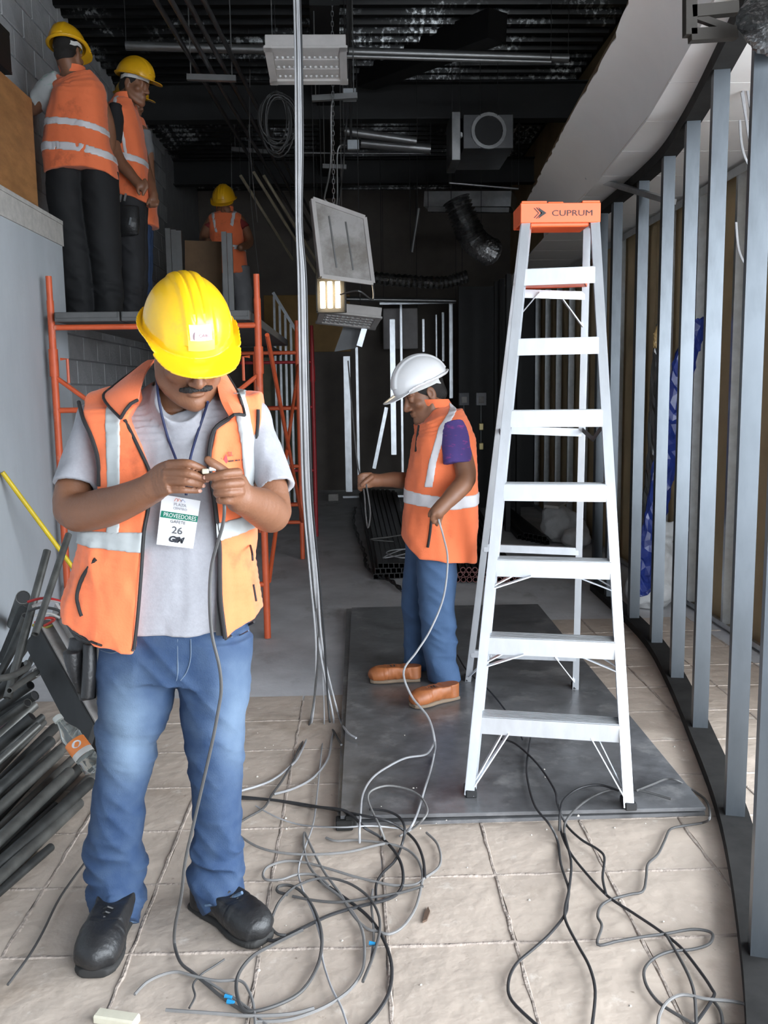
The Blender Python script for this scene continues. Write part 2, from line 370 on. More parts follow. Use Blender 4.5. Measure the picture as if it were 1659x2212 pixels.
# ---------------------------------------------------------------- light-gauge stud lining on the right wall
ln = thing('wall_lining_frame', 'galvanised stud framing fixed along the brown board wall', 'framing')
for k, y in enumerate((4.25, 4.86, 5.47, 6.08, 6.69, 7.3, 7.91, 8.52, 9.1, 9.7, 10.3, 10.9, 11.5, 12.1, 12.7, 13.3)):
    MB().box((2.33, y, 1.4), (.004, .035, 2.74)).box((2.30, y-.0175, 1.4), (.06, .003, 2.74)).box((2.27, y-.005, 1.4), (.004, .03, 2.74)).build('lining_stud', M['galv'], ln)
MB().box((2.30, 8.9, .012), (.075, 9.6, .004)).box((2.264, 8.9, .028), (.003, 9.6, .035)).build('lining_track', M['galv'], ln)
MB().box((2.264, 8.9, 2.76), (.003, 9.6, .05)).box((2.3, 8.9, 2.786), (.075, 9.6, .004)).build('lining_track', M['galv'], ln)
MB().beam(D(1272, 382, 6.3), D(1452, 436, 5.2), .05, .03).build('furring_channel', M['galv'], sf)
# ---------------------------------------------------------------- film-faced sheets under the ladder
for k, (dx, dy, x1) in enumerate(((0, 0, 1.19), (-.012, .02, 1.185), (.012, -.012, 1.195))):
    o = MB().box(((-.08+x1)/2+dx, 4.5+dy, .013+k*.0145), (x1+.08, 3.06, .0135), Matrix.Rotation(-.008*(k-1), 3, 'Z'), .001).build('formwork_sheet', [M['sheetply']])
    tag(o, ('lowest dark sheet of the stack under the ladder', 'middle dark sheet of the stack under the ladder', 'topmost dark mottled sheet under the ladder, in full view')[k], 'sheet', 'dark sheets lying under the ladder')
# ================================================================ the step ladder
M['alu'] = mat('brushed_aluminium', (0.66, 0.68, 0.71), 0.4, 0.6, var=0.12, scale=9, stretch=(3, 1, 1))
M['aludull'] = mat('dull_aluminium', (0.62, 0.63, 0.64), 0.4, 0.8, var=0.3, scale=30, stretch=(.2, 1, 8))
M['orange_plastic'] = mat('orange_plastic', (0.9, 0.13, 0.035), 0.45, var=0.08)
M['black'] = mat('black_rubber', (0.012, 0.012, 0.013), 0.6)
M['ink'] = mat('black_print', (0.02, 0.018, 0.018), 0.6)
ZS = 0.047
LF = [G(1016, 1716, ZS), G(1357, 1743, ZS)]; LR = [G(1012, 1470, ZS), G(1243, 1487, ZS)]
YT = 3.70
LT = [D(1139, 470, YT), D(1284, 470, YT)]; YR = YT+.11
RT = [D(1133, 480, YR), D(1268, 480, YR)]
zc = (LT[0].z+LT[1].z)/2
for q in LT+RT: q.z = zc-.004
ld = thing('step_ladder', 'tall aluminium step ladder with an orange top standing on the dark sheets', 'ladder')
def channel(a, b, wd, dp, side, m, name, th=.0035):
    """rail: front flange facing -y, web on the outer side, back flange"""
    a = Vector(a); b = Vector(b); ax = (b-a).normalized(); sx = (LF[1]-LF[0]).normalized(); sx = (sx-ax*sx.dot(ax)).normalized(); f = ax.cross(sx)
    if f.y > 0: f = -f
    sx = sx*side; mb = MB(); L = (b-a).length
    R = Matrix((sx, f, ax)).transposed()
    if R.determinant() < 0: R = Matrix((-sx, f, ax)).transposed()
    mid = (a+b)/2
    mb.box(mid + f*(dp/2), (wd, th, L), R); mb.box(mid - sx*(wd/2) , (th, dp, L), R); mb.box(mid - f*(dp/2), (wd, th, L), R)
    return mb.build(name, m, ld)
for i in (0, 1):
    sd = 1 if i == 0 else -1
    channel(LF[i], LT[i], .034, .07, sd, M['alu'], 'front_rail'); channel(LR[i], RT[i], .028, .045, sd, M['alu'], 'rear_rail')
    for p, q, wd, dp in ((LF[i], LT[i], .04, .076), (LR[i], RT[i], .034, .052)):
        MB().box(p + Vector((0, 0, .0155)), (wd, dp, .026), None, .003).build('rubber_foot', M['black'], ld)
def lerp(a, b, t): return a + (b-a)*t
HT = zc - ZS + .07
SDIR = (LF[1]-LF[0]).normalized()
for k in range(1, 8):
    t = (k*HT/8)/(zc-ZS); a, b = lerp(LF[0], LT[0], t), lerp(LF[1], LT[1], t)
    a = a + SDIR*.012; b = b - SDIR*.012; back = Vector((-SDIR.y, SDIR.x, 0))
    fr_ = -back*.035; h = .062; W_ = (b-a).length; mid = (a+b)/2
    R = Matrix((SDIR, back, Vector((0, 0, 1)))).transposed(); s = MB()
    s.box(mid - back*.036 + Vector((0, 0, -h/2)), (W_, .004, h), R)               # front apron
    s.box(mid + back*.008 + Vector((0, 0, -.002)), (W_, .088, .004), R)           # tread
    s.box(mid + back*.052 + Vector((0, 0, -.018)), (W_, .003, .036), R)
    st = s.build('step', M['alu'], ld)
    s = MB()
    for q in range(6): s.box(mid + back*(-.028+.014*q) + Vector((0, 0, .0015)), (W_-.01, .005, .003), R)
    s.build('tread_ribs', M['aludull'], st)
    s = MB()
    for e, sg in ((a, -1), (b, 1)):
        s.lathe([(0, 0), (.006, 0), (.005, .003), (0, .004)], e + SDIR*sg*.014 - back*.038 + Vector((0, 0, -.02)), -back, 8)
    s.build('rivet', M['aludull'], st)['kind'] = 'stuff'
    if k in (1, 2, 3):
        zl = .235 if k == 1 else .10; xl = .10 if k == 1 else .13
        for sg, e in ((1, a), (-1, b)):
            tt = t - zl/(zc-ZS); e2 = lerp(LF[0], LT[0], tt) if sg == 1 else lerp(LF[1], LT[1], tt)
            MB().beam(e + SDIR*sg*xl - back*.034 + Vector((0, 0, -.055)), e2 + SDIR*sg*.012 - back*.03, .004, .02, (0, 1, 0)).build('step_brace', M['alu'], ld)
            MB().beam(e + SDIR*sg*xl + back*.045 + Vector((0, 0, -.03)), e2 + SDIR*sg*.012 + back*.03, .004, .02, (0, 1, 0)).build('step_brace', M['alu'], ld)
RD = (LR[1]-LR[0]).normalized(); rb = Vector((-RD.y, RD.x, 0))
for yp, yq in ((1410, 1418), (1182, 1190), (928, 934), (635, 640)):
    best = None
    def at_rail(i, yp_):                                     # where the rear rail passes that image height
        lo, hi = 0.0, 1.0
        for _ in range(40):
            mdl = (lo+hi)/2; p = lerp(LR[i], RT[i], mdl); v = np.array(p)-np.array((0, 0, EYE)); yy = IH/2-FPX*(v@_up)/(v@_fw)
            if yy > yp_: lo = mdl
            else: hi = mdl
        return p
    a = at_rail(0, yp); b = at_rail(1, yq)
    MB().beam(a - rb*.024, b - rb*.024, .004, .034).beam(a - rb*.012 + Vector((0, 0, .016)), b - rb*.012 + Vector((0, 0, .016)), .024, .003).build('rear_brace', M['alu'], ld)
    if yp in (1410, 635):
        for sg, e, i in ((1, a, 0), (-1, b, 1)):
            MB().beam(e + RD*sg*.10 - rb*.027, e + (LR[i]-RT[i]).normalized()*.13 + RD*sg*.005 - rb*.027, .004, .022, (0, 1, 0)).build('rear_gusset', M['alu'], ld)
    if yp == 635: TRAY = (a, b)
# orange tool tray above the uppermost rear brace
a, b = TRAY; s = MB(); c = (a+b)/2 + Vector((0, -.075, .03)); wt = (b-a).length*.86
Rt = Matrix((RD, rb, Vector((0, 0, 1)))).transposed()
s.box(c, (wt, .13, .006), Rt)
for dx, dy, sx_, sy_ in ((0, -.065, wt, .006), (0, .065, wt, .006), (-wt/2, 0, .006, .13), (wt/2, 0, .006, .13)): s.box(c + RD*dx + rb*dy + Vector((0, 0, .012)), (sx_, sy_, .03), Rt)
s.build('tool_tray', M['orange_plastic'], ld)
# spreader bars
for i in (0, 1):
    p = lerp(LF[i], LT[i], .62); q = lerp(LR[i], RT[i], .60); m_ = (p+q)/2 + Vector((0, 0, -.05))
    sp = MB().beam(p + Vector((0, .03, 0)), m_, .004, .02).build('spreader', M['black'], ld); MB().beam(m_, q, .004, .02).build('spreader_arm', M['black'], sp)
# orange top cap with lettering
c0 = D(1125, 436, YT-.05); c1 = D(1298, 440, YT-.05); cd = Vector((c1.x-c0.x, c1.y-c0.y, 0)); cw = cd.length; cd.normalize(); cb = Vector((-cd.y, cd.x, 0)); mid = (c0+c1)/2
ztop = mid.z; hc = .075; Rc = Matrix((cd, cb, Vector((0, 0, 1)))).transposed()
cap = MB(); cen = Vector((mid.x, mid.y, ztop-hc/2)) + cb*.085
cap.box(Vector((mid.x, mid.y, ztop-hc/2)) + cb*.004, (cw, .008, hc), Rc, .002)
cap.box(Vector((mid.x, mid.y, ztop-hc/2)) + cb*.166, (cw, .008, hc), Rc, .002)
for sg in (-1, 1): cap.box(cen + cd*sg*(cw/2-.004), (.008, .162, hc), Rc, .002)
cap.box(cen + Vector((0, 0, hc/2-.006)), (cw-.01, .16, .008), Rc)
for xx, ww in ((-.105, .1), (.12, .07)): cap.box(Vector((mid.x, mid.y, ztop+.004)) + cd*xx + cb*.02, (ww, .04, .008), Rc, .002)
for xx, ww in ((-.02, .06),): cap.box(Vector((mid.x, mid.y, ztop+.002)) + cd*xx + cb*.02, (ww, .04, .005), Rc, .002)
cp = cap.build('top_cap', M['orange_plastic'], ld)
MB().box(cen + Vector((0, 0, -hc/2-.004)), (cw*.74, .14, .018), Rc, .004).build('cap_skirt', M['orange_plastic'], cp)
z0 = ztop-hc/2-.012; o0 = Vector((mid.x, mid.y, z0)) - cb*.0008
text_mesh('cap_lettering', 'CUPRUM', .031, M['ink'], o0 + cd*(cw*.145), cd, (0, 0, 1), parent=cp, sx=1.32)
lg = MB(); lx = o0 - cd*(cw*.27) + Vector((0, 0, .011))
def chev(x0, th, h, filled=False):
    e = cd; u = Vector((0, 0, 1)); p = lx + e*x0
    if filled: return [p - u*h, p + e*(h*1.5), p + u*h, p + e*(h*.5)]
    return [p - u*h, p - u*h + e*th, p + e*(h*.95+th), p + u*h + e*th, p + u*h, p + e*(h*.95)]
for x0, th, h in ((-.022, .004, .019), (-.013, .004, .021)): lg.prism(chev(x0, th, h), -cb*.0008)
lg.prism(chev(-.004, 0, .022, True), -cb*.0008)
lg.build('cap_emblem', M['ink'], cp)
# ================================================================ scaffolds
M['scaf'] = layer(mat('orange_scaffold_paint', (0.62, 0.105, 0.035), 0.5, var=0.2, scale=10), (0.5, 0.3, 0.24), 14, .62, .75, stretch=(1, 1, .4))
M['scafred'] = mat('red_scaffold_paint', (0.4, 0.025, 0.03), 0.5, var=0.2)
M['plank'] = mat('grey_plank', (0.1, 0.1, 0.1), 0.8, var=0.35, scale=8, stretch=(1, .2, 1))
ZP = 1.99
def frame(name, label, xl, xr, y, top, rails, m, joint=None, group=None, r=.021, ladder=None):
    t = thing(name, label, 'scaffold', group)
    for x in (xl, xr):
        p = MB().tube([(x, y, 0), (x, y, top)], r, 12).build('post', m, t, True)
        if joint: MB().tube([(x, y, joint), (x, y, joint+.16)], r*1.3, 12).build('coupling', m, p, True)
        MB().tube([(x, y, top-.03), (x, y, top+.14)], r*.86, 12).build('spigot', m, p, True)
    for z in rails: MB().tube([(xl, y, z), (xr, y, z)], r*.8, 10).build('rail', m, t, True)
    return t
XL, XR = -1.785, -.575
f1 = frame('scaffold', 'near orange scaffold frame behind the man in the yellow helmet', XL, XR, 5.47, 2.06, (1.905, 1.42, .34), M['scaf'], 1.62, 'scaffold frames of the platform')
for x, sg in ((XL, 1), (XR, -1)):
    MB().tube([(x, 5.47, 1.62), (x+sg*.26, 5.47, 1.42)], .014, 8).build('brace', M['scaf'], f1, True)
    lk = MB().tube([(x+sg*.05, 5.44, 1.72), (x+sg*.09, 5.44, 1.72), (x+sg*.09, 5.44, 1.58)], .009, 6).build('lock_pin', M['scaf'], f1)
xr2 = -.515
f2 = frame('scaffold', 'middle orange scaffold frame with many rungs, right of the near frame', -1.7, xr2, 8.15, 2.0, (1.86, 1.37, .85, .34, .5), M['scaf'], None, 'scaffold frames of the platform')
MB().tube([(xr2-.38, 8.15, 0.25), (xr2-.38, 8.15, 1.86)], .016, 8).build('inner_post', M['scaf'], f2, True)
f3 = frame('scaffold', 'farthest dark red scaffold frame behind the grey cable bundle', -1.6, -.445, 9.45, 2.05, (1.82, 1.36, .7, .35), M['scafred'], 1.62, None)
for z1, z2, xx in ((1.85, .35, XR+.05), (.35, 1.75, XR+.015)):
    o = MB().tube([(xx, 5.5, z1), (xr2+.01, 8.12, z2)], .014, 8).build('scaffold_brace', M['scaf'], None, True)
    tag(o, 'orange diagonal tube falling from the near to the middle scaffold frame' if z1 > 1 else 'orange diagonal tube rising from the near to the middle scaffold frame', 'brace')
for k, (x0, x1) in enumerate(((-1.745, -1.37), (-1.36, -.99), (-.98, -.615))):
    o = MB().box(((x0+x1)/2, 6.9, ZP-.03), (x1-x0, 3.0, .055), None, .004).build('scaffold_plank', M['plank'])
    for yy in (5.395, 8.405): MB().box(((x0+x1)/2, yy, ZP-.022), (x1-x0-.02, .012, .03)).build('hook_strap', M['plank'], o)
    tag(o, ('grey scaffold plank nearest the wall under the workers', 'middle grey scaffold plank of the platform', 'grey scaffold plank on the open side of the platform')[k], 'plank', 'planks of the scaffold platform')
# ================================================================ under the ceiling
M['fixture'] = mat('white_fixture_enamel', (0.62, 0.59, 0.57), 0.5, var=0.15)
M['dirtyfix'] = layer(mat('dusty_fixture_back', (0.52, 0.5, 0.485), 0.6, var=0.1), (0.27, 0.245, 0.22), 3.2, .42, .62)
M['glint_metal'] = mat('louver_glint_metal', (0.92, 0.92, 0.92), 0.2, .35, var=0.05)  # whitish base colour, so the louver cells show painted glints
M['pipe'] = mat('conduit_steel', (0.27, 0.27, 0.27), 0.35, 0.7, var=0.2)
M['darkpipe'] = mat('dark_conduit', (0.07, 0.07, 0.072), 0.4, 0.5, var=0.3)
M['duct'] = mat('duct_sheet_metal', (0.5, 0.5, 0.5), 0.3, 0.9, var=0.4, scale=6)
def chain(name, a, b, parent, m, n=None):
    a = Vector(a); b = Vector(b); L = (b-a).length; n = n or int(L/.034); mb = MB()
    for i in range(n):
        c = a + (b-a)*((i+.5)/n); r = []
        for j in range(9):
            an = 2*pi*j/8; u = Vector((1, 0, 0)) if i % 2 else Vector((0, 1, 0))
            r.append(c + u*.009*cos(an) + Vector((0, 0, 1))*.022*sin(an))
        mb.tube(r, .0028, 5, False)
    o = mb.build(name, m, parent); o['kind'] = 'stuff'; return o
def fixture(name, label, group, c, w, l, ax, ay, lens=True, m=None, nx=12, ny=3):
    """ceiling light box: ax, ay span its face, the louver looks along az"""
    t = thing(name, label, 'light', group); ax = Vector(ax).normalized(); ay = Vector(ay).normalized(); az = ax.cross(ay); R = Matrix((ax, ay, az)).transposed(); c = Vector(c)
    m = m or M['fixture']
    MB().box(c - az*.04, (w, l, .08), R, .004).build('housing', m, t)
    b = MB()
    for sg in (-1, 1): b.box(c + ax*sg*(w/2-.02) + az*.008, (.05, l+.02, .016), R).box(c + ay*sg*(l/2-.02) + az*.008, (w+.02, .05, .016), R)
    b.build('rim', m, t)
    if lens:
        cw_ = (w-.1)/nx; ch = (l-.1)/ny
        for j in range(ny):
            b = MB(); y = -l/2+.05+ch*(j+.5); b.box(c + ay*(y+ch*.42) + az*.006, (w-.1, ch*.5, .01), R); b.build('bar', m, t)
            b = MB()
            for i in range(nx): 
                x = -w/2+.05+cw_*(i+.5); b.lathe([(0, 0), (cw_*.3, .002), (cw_*.22, .012), (0, .016)], c + ax*x + ay*(y-ch*.12) + az*.002, az, 8)
            b.build('louver_cell', M['glint_metal'], t)['kind'] = 'stuff'
    return t
cA = D(664, 140, 6.5)
fA = fixture('louvered_light', 'unlit white louvered light hung high beside the cable bundle', None, cA, .53, .46, (1, 0, 0), (0, -.985, .17))
MB().tube([cA + Vector((-.25, .2, .1)), cA + Vector((-.25, .2, .85))], .004, 6).build('hanger_wire', M['pipe'], fA)
q = [D(675, 430, 7.0), D(787, 470, 7.15), D(805, 612, 7.15), D(694, 597, 7.0)]
cB = (q[0]+q[1]+q[2]+q[3])/4; axB = (q[1]-q[0]).normalized(); ayB = (q[0]-q[3]).normalized(); ayB = (ayB-axB*ayB.dot(axB)).normalized()
tB = thing('dangling_light', 'upended white light with a dusty back dangling from a chain', 'light')
azB = axB.cross(ayB); 
if azB.y > 0: azB = -azB
hw, hl = (q[1]-q[0]).length/2, (q[0]-q[3]).length/2; RB = Matrix((axB, ayB, -azB)).transposed()
if RB.determinant() < 0: RB = Matrix((-axB, ayB, -azB)).transposed()
MB().prism([q[0], q[1], q[2], q[3]], -azB*.08).build('housing', M['dirtyfix'], tB)
b = MB()
for p_, q_ in ((q[0], q[1]), (q[1], q[2]), (q[2], q[3]), (q[3], q[0])): b.beam(p_ + azB*.006, q_ + azB*.006, .03, .02, azB)
b.build('rim', M['fixture'], tB)
b = MB()
for e in (.3, .62): b.beam(lerp(q[0], q[1], e+.05) + azB*.006 - ayB*.08, lerp(q[3], q[2], e-.05) + azB*.006 + ayB*.08, .012, .006, azB)
b.build('seam', M['pipe'], tB)
chain('chain', lerp(q[0], q[1], .42) - azB*.02, Vector((D(722, 190, 7.0).x, 7.0, 4.5)), tB, M['galv'])
MB().tube(spline([q[2], q[2] + Vector((0, .05, -.12)), q[3] + Vector((.28, .1, -.1)), D(735, 636, 7.3)], 6), .007, 6).build('supply_cord', M['pipe'], tB)
# lit three-tube work lamp
M['tube_glow'] = glow('lit_tube', (1.0, 0.84, 0.6), 11.0)
lp = thing('tube_lamp', 'lit lamp with three bright tubes below the dangling light', 'lamp')
P0 = D(715, 637, 7.55)
MB().box(P0 + Vector((0, .06, 0)), (.25, .03, .28), None, .005).box(P0 + Vector((-.115, .02, 0)), (.012, .1, .26)).box(P0 + Vector((.115, .02, 0)), (.012, .1, .26)).build('reflector', mat('lamp_reflector', (.07, .065, .055), .6), lp)
for dx in (-.068, -.008, .056): MB().tube([P0 + Vector((dx, 0, -.105)), P0 + Vector((dx, 0, .105))], .021, 10).build('lamp_tube', M['tube_glow'], lp)
MB().tube(spline([P0 + Vector((0, .07, .14)), P0 + Vector((.02, .1, .5)), D(735, 420, 7.7), D(750, 250, 7.7)], 6), .006, 6).build('cord', M['darkpipe'], lp)
fC = fixture('tilted_light', 'unlit louvered light hanging tilted under the lit lamp', None, D(752, 690, 8.05), .52, .42, (1, 0, -.12), (.12, -.97, .16), True, None, 10, 4)
ck = thing('loose_light_plate', 'grey light housing hanging upended below the tilted light', 'light')
q2 = [D(742, 705, 8.45), D(792, 690, 8.45), D(768, 752, 8.45), D(722, 760, 8.45)]
MB().prism(q2, (0, .03, 0)).build('plate', mat('grey_enamel', (.13, .135, .14), .5), ck)
MB().beam(D(800, 665, 8.25), D(776, 748, 8.25), .05, .02, (0, 1, 0)).build('bracket', M['galv'], ck)
MB().tube([D(742, 705, 8.3), Vector((D(742, 560, 8.3).x, 8.3, 4.5))], .004, 6).build('hanger_wire', M['pipe'], ck)
# high pipes across
def pipe_thing(name, label, pts, r, m, group=None, n=10, cat='pipe'):
    o = MB().tube(pts, r, n).build(name, m, None, True); return tag(o, label, cat, group)
pipe_thing('conduit_pipe', 'thick grey conduit running across the hall high up, upper one', [D(272, 99, 7.3), D(760, 112, 7.32), D(1228, 126, 7.35)], .034, M['pipe'])
pipe_thing('conduit_pipe', 'thin grey conduit running across just below the thick one', [D(745, 121, 7.18), D(1190, 134, 7.2)], .017, M['pipe'])
LB = [((352, -30), (690, 560)), ((388, -30), (700, 545)), ((425, -30), (705, 530)), ((300, -60), (680, 575))]
GB = 'dark conduits running into the depth on the left'
for k, (p, q_) in enumerate(LB):
    zc_ = 3.86 + .02*k
    pipe_thing('ceiling_conduit', ('second conduit from the left of the four running into the depth', 'third conduit from the left of the four running into the depth', 'rightmost of the four dark conduits running into the depth', 'leftmost of the four dark conduits running into the depth')[k], [G(p[0], p[1], zc_), G(p[0]+ (q_[0]-p[0])*.55, p[1]+(q_[1]-p[1])*.55, zc_), G(*q_, zc_-.1)], .017, M['darkpipe'], GB)
for k, (p, q_) in enumerate((((520, 380), (632, 560)), ((548, 372), (690, 602)), ((570, 380), (700, 590)))):
    pipe_thing('lamplight_conduit', ('bare conduit left of the lit lamp, leftmost of three', 'bare conduit left of the lit lamp, middle of three', 'bare conduit left of the lit lamp, closest to it')[k], [D(*p, 9.6), D(*q_, 11.2)], .016, mat('lamplight_toned_metal', (.8, .7, .5), .3, .6), 'bare conduits left of the lit lamp')  # warm lamplight is put into the yellowish base colour
for k, (a_, b_, y) in enumerate((((404, 167), (510, 170), 7.0), ((674, 213), (772, 207), 7.1), ((697, 359), (748, 361), 9.2), ((500, 322), (600, 330), 10.))):
    t = thing('trapeze_hanger', ('strut channel carrying conduits, nearest the upper left', 'strut channel with junction boxes below the louvered light', 'strut channel above the dangling light', 'strut channel carrying conduits farther back on the left')[k], 'hanger', 'strut channels carrying the conduits')
    p, q_ = D(*a_, y), D(*b_, y)
    MB().beam(p, q_, .04, .04).build('strut', M['pipe'], t)
    for e in (.08, .92): MB().tube([lerp(p, q_, e), Vector((lerp(p, q_, e).x, y, 4.5))], .005, 6).build('threaded_rod', M['pipe'], t)
for k, (x, y, Y) in enumerate(((755, 205, 7.5), (763, 314, 8.4))):
    t = thing('junction_box', ('grey junction box beside the chain, nearer one', 'grey junction box beside the chain, farther one')[k], 'box')
    p = D(x, y, Y); MB().box(p, (.11, .06, .09), None, .004).build('box', M['pipe'], t); MB().box(p - Vector((0, .033, 0)), (.1, .006, .08), None, .002).build('cover', M['galv'], t)
    MB().tube([p + Vector((-.02, 0, .04)), D(752+4*k, -20, 6.7+.4*k)], .012, 8).build('feed_conduit', M['darkpipe'], t)
    MB().tube(spline([p + Vector((-.05, 0, 0)), p + Vector((-.14, .02, -.04)), p + Vector((-.16, .05, -.5)), D(700, 430, Y)], 6), .008, 6).build('flex_cord', M['pipe'], t)
b = MB()
for k in range(9):
    c = D(598+random.uniform(-6, 6), 262+random.uniform(-8, 8), 7.0); rx_ = .11+random.uniform(-.03, .04); rz = .19+random.uniform(-.05, .06)
    b.tube([c + Vector((rx_*cos(a*pi/10), .02*sin(a*pi/5+k), rz*sin(a*pi/10))) for a in range(21)], .006, 5, False)
tag(b.build('cable_coil', mat('grey_coil', (.03, .03, .03), .6)), 'coil of dark cable hanging beside the bundle under the ceiling', 'cable')
# wires dangling from conduits
for k, (p, q_, Y) in enumerate((((540, 150), (556, 480), 8), ((500, 310), (520, 560), 10), ((536, 215), (560, 600), 9.5))):
    pipe_thing('hanging_wire', ('long thin wire hanging right of the far worker, nearest the camera', 'thin wire hanging low right of the far worker', 'thin wire hanging beside the strut channel at the far left')[k], spline([D(*p, Y), D((p[0]+q_[0])/2-8, (p[1]+q_[1])/2, Y), D(*q_, Y)], 6), .004, M['pipe'], 'thin wires hanging in the dark', 6, 'wire')
# ductwork on the right
dt = thing('air_duct', 'sheet metal duct box with a round opening under the dark ceiling', 'duct')
p = D(1055, 284, 8.6); MB().box(p + Vector((0, .4, 0)), (.46, .8, .3), None, .005).build('duct_box', mat('dark_duct', (.16, .16, .165), .35, .8), dt)
b = MB(); b.lathe([(.13, 0), (.16, 0), (.16, .03), (.13, .03), (.13, 0)], p + Vector((0, -.03, 0)), (0, 1, 0), 24, False).build('collar', M['duct'], dt); MB().lathe([(0, 0), (.13, 0), (.13, .02), (0, .02)], p + Vector((0, -.012, 0)), (0, 1, 0), 20).build('opening', M['black'], dt)  # a black disc on the closed box paints the darkness inside the duct
dt = thing('duct_flange', 'bright sheet metal duct flange left of the duct box', 'duct')
MB().box(D(979, 310, 8.8), (.08, .5, .42), None, .004).build('sleeve', M['duct'], dt); MB().box(D(993, 292, 8.6), (.05, .05, .05), None, .01).build('clip', M['glint_metal'], dt)
dt = thing('rectangular_duct', 'long sheet metal duct across the dark at the right of the dangling light', 'duct')
MB().beam(D(925, 437, 10.5), D(1110, 437, 10.2), .4, .16).build('duct_body', M['duct'], dt)
MB().beam(D(925, 452, 10.2), D(1100, 454, 9.9), .03, .05).build('support', M['pipe'], dt)
def flex(name, label, pts, r):
    P = spline(pts, 14); rs = [r*(1+.13*(1 if i % 2 else -1)+random.uniform(-.06, .06)) for i in range(len(P))]
    o = MB().tube(P, rs, 14).build(name, mat('foil_flex', (.42, .42, .42), .28, .95, var=.6, scale=30, bump=.8, bscale=40), None, False); return tag(o, label, 'duct')
flex('flexible_duct', 'crinkled foil duct sagging across the far dark, level with the lamp', [D(800, 600, 11), D(880, 607, 11), D(960, 610, 11), D(1010, 596, 11)], .07)
flex('flexible_duct', 'crinkled foil duct hanging left of the ladder top', [D(985, 430, 9.5), D(1005, 480, 9.5), D(1025, 520, 9.6), D(1060, 545, 9.8)], .13)
flex('flexible_duct', 'silver foil duct at the upper right corner above the partition', [D(1640, 20, 2.75), D(1662, 60, 2.8), D(1720, 75, 2.85)], .06)
for k, (a_, b_, Y, r) in enumerate((((745, 283), (900, 305), 9, .04), ((780, 308), (930, 322), 9.3, .05), ((640, 330), (930, 332), 10, .01), ((970, 395), (1120, 408), 9.5, .012), ((905, 450), (890, 545), 10, .018), ((690, 645), (985, 650), 12, .03))):
    pipe_thing('service_pipe', ('grey pipe in the dark right of the junction boxes, upper', 'grey pipe in the dark right of the junction boxes, lower', 'thin rod across the dark below the coil', 'thin rod under the bright duct flange', 'short pipe standing oblique below the rectangular duct', 'horizontal rail over the far stud frame')[k], [D(*a_, Y), D(*b_, Y)], r, M['pipe'])
# ================================================================ far end
bf = thing('far_stud_frame', 'bright galvanised stud frame standing at the far end of the hall', 'framing')
for x0, y0, x1, y1, Yd, w_ in ((757, 770, 746, 1062, 12.6, .09), (775, 750, 771, 1045, 12.8, .035), (853, 690, 845, 982, 12.3, .07), (874, 655, 862, 1050, 12.9, .03), (980, 650, 968, 860, 12.2, .045), (962, 675, 952, 780, 12.9, .03), (945, 680, 940, 790, 13.2, .02), (917, 690, 912, 760, 13.2, .03)):
    MB().box((0, 0, 0), (w_, .05, 1)).build('stud', M['galv'], bf).matrix_local = Matrix.Translation((D(x0, y0, Yd)+D(x1, y1, Yd))/2) @ Matrix.Diagonal((1, 1, (D(x0, y0, Yd)-D(x1, y1, Yd)).length, 1))
MB().beam(D(820, 655, 12.2), D(982, 652, 12.2), .05, .04).build('head_rail', M['galv'], bf); MB().box((.36, 12.9, .02), (1.15, .09, .03)).build('floor_rail', M['galv'], bf)
MB().beam(D(835, 880, 12.6), D(808, 1012, 12.6), .03, .05).build('diagonal_strip', M['galv'], bf)
o = MB().box(D(865, 710, 13.3), (.5, .06, .58), None, .01).build('wrapped_panel', mat('pale_panel', (.55, .52, .52), .6, var=.2)); tag(o, 'pale wrapped panel hanging behind the far stud frame', 'panel')
o = MB().box((-.72, 13.984, 2.55), (1.3, .03, .85), None, .004).build('far_plywood', mat('yellow_plywood', (.36, .2, .05), .6)); tag(o, 'yellowish plywood sheet high on the far wall beside the lamp', 'board')
b = MB()
sl = thing('far_shelf_frame', 'bright slotted framing on the far left behind the scaffold', 'framing')
for k in range(5): MB().beam(D(592+12*k, 640+20*k, 12.5), Vector((D(592+12*k, 745, 12.5).x, 12.5, 0)), .03, .03).build('upright', M['galv'], sl)
MB().beam(D(590, 632, 12.5), D(640, 715, 12.5), .04, .04).build('top_rail', M['galv'], sl)
o = MB().box((D(606, 900, 12.8).x, 12.8, 1.0), (.6, .1, 2.0)).build('far_board', mat('greenish_board', (.2, .19, .13), .8, var=.3)); tag(o, 'dull greenish board upright behind the middle scaffold frame', 'board')
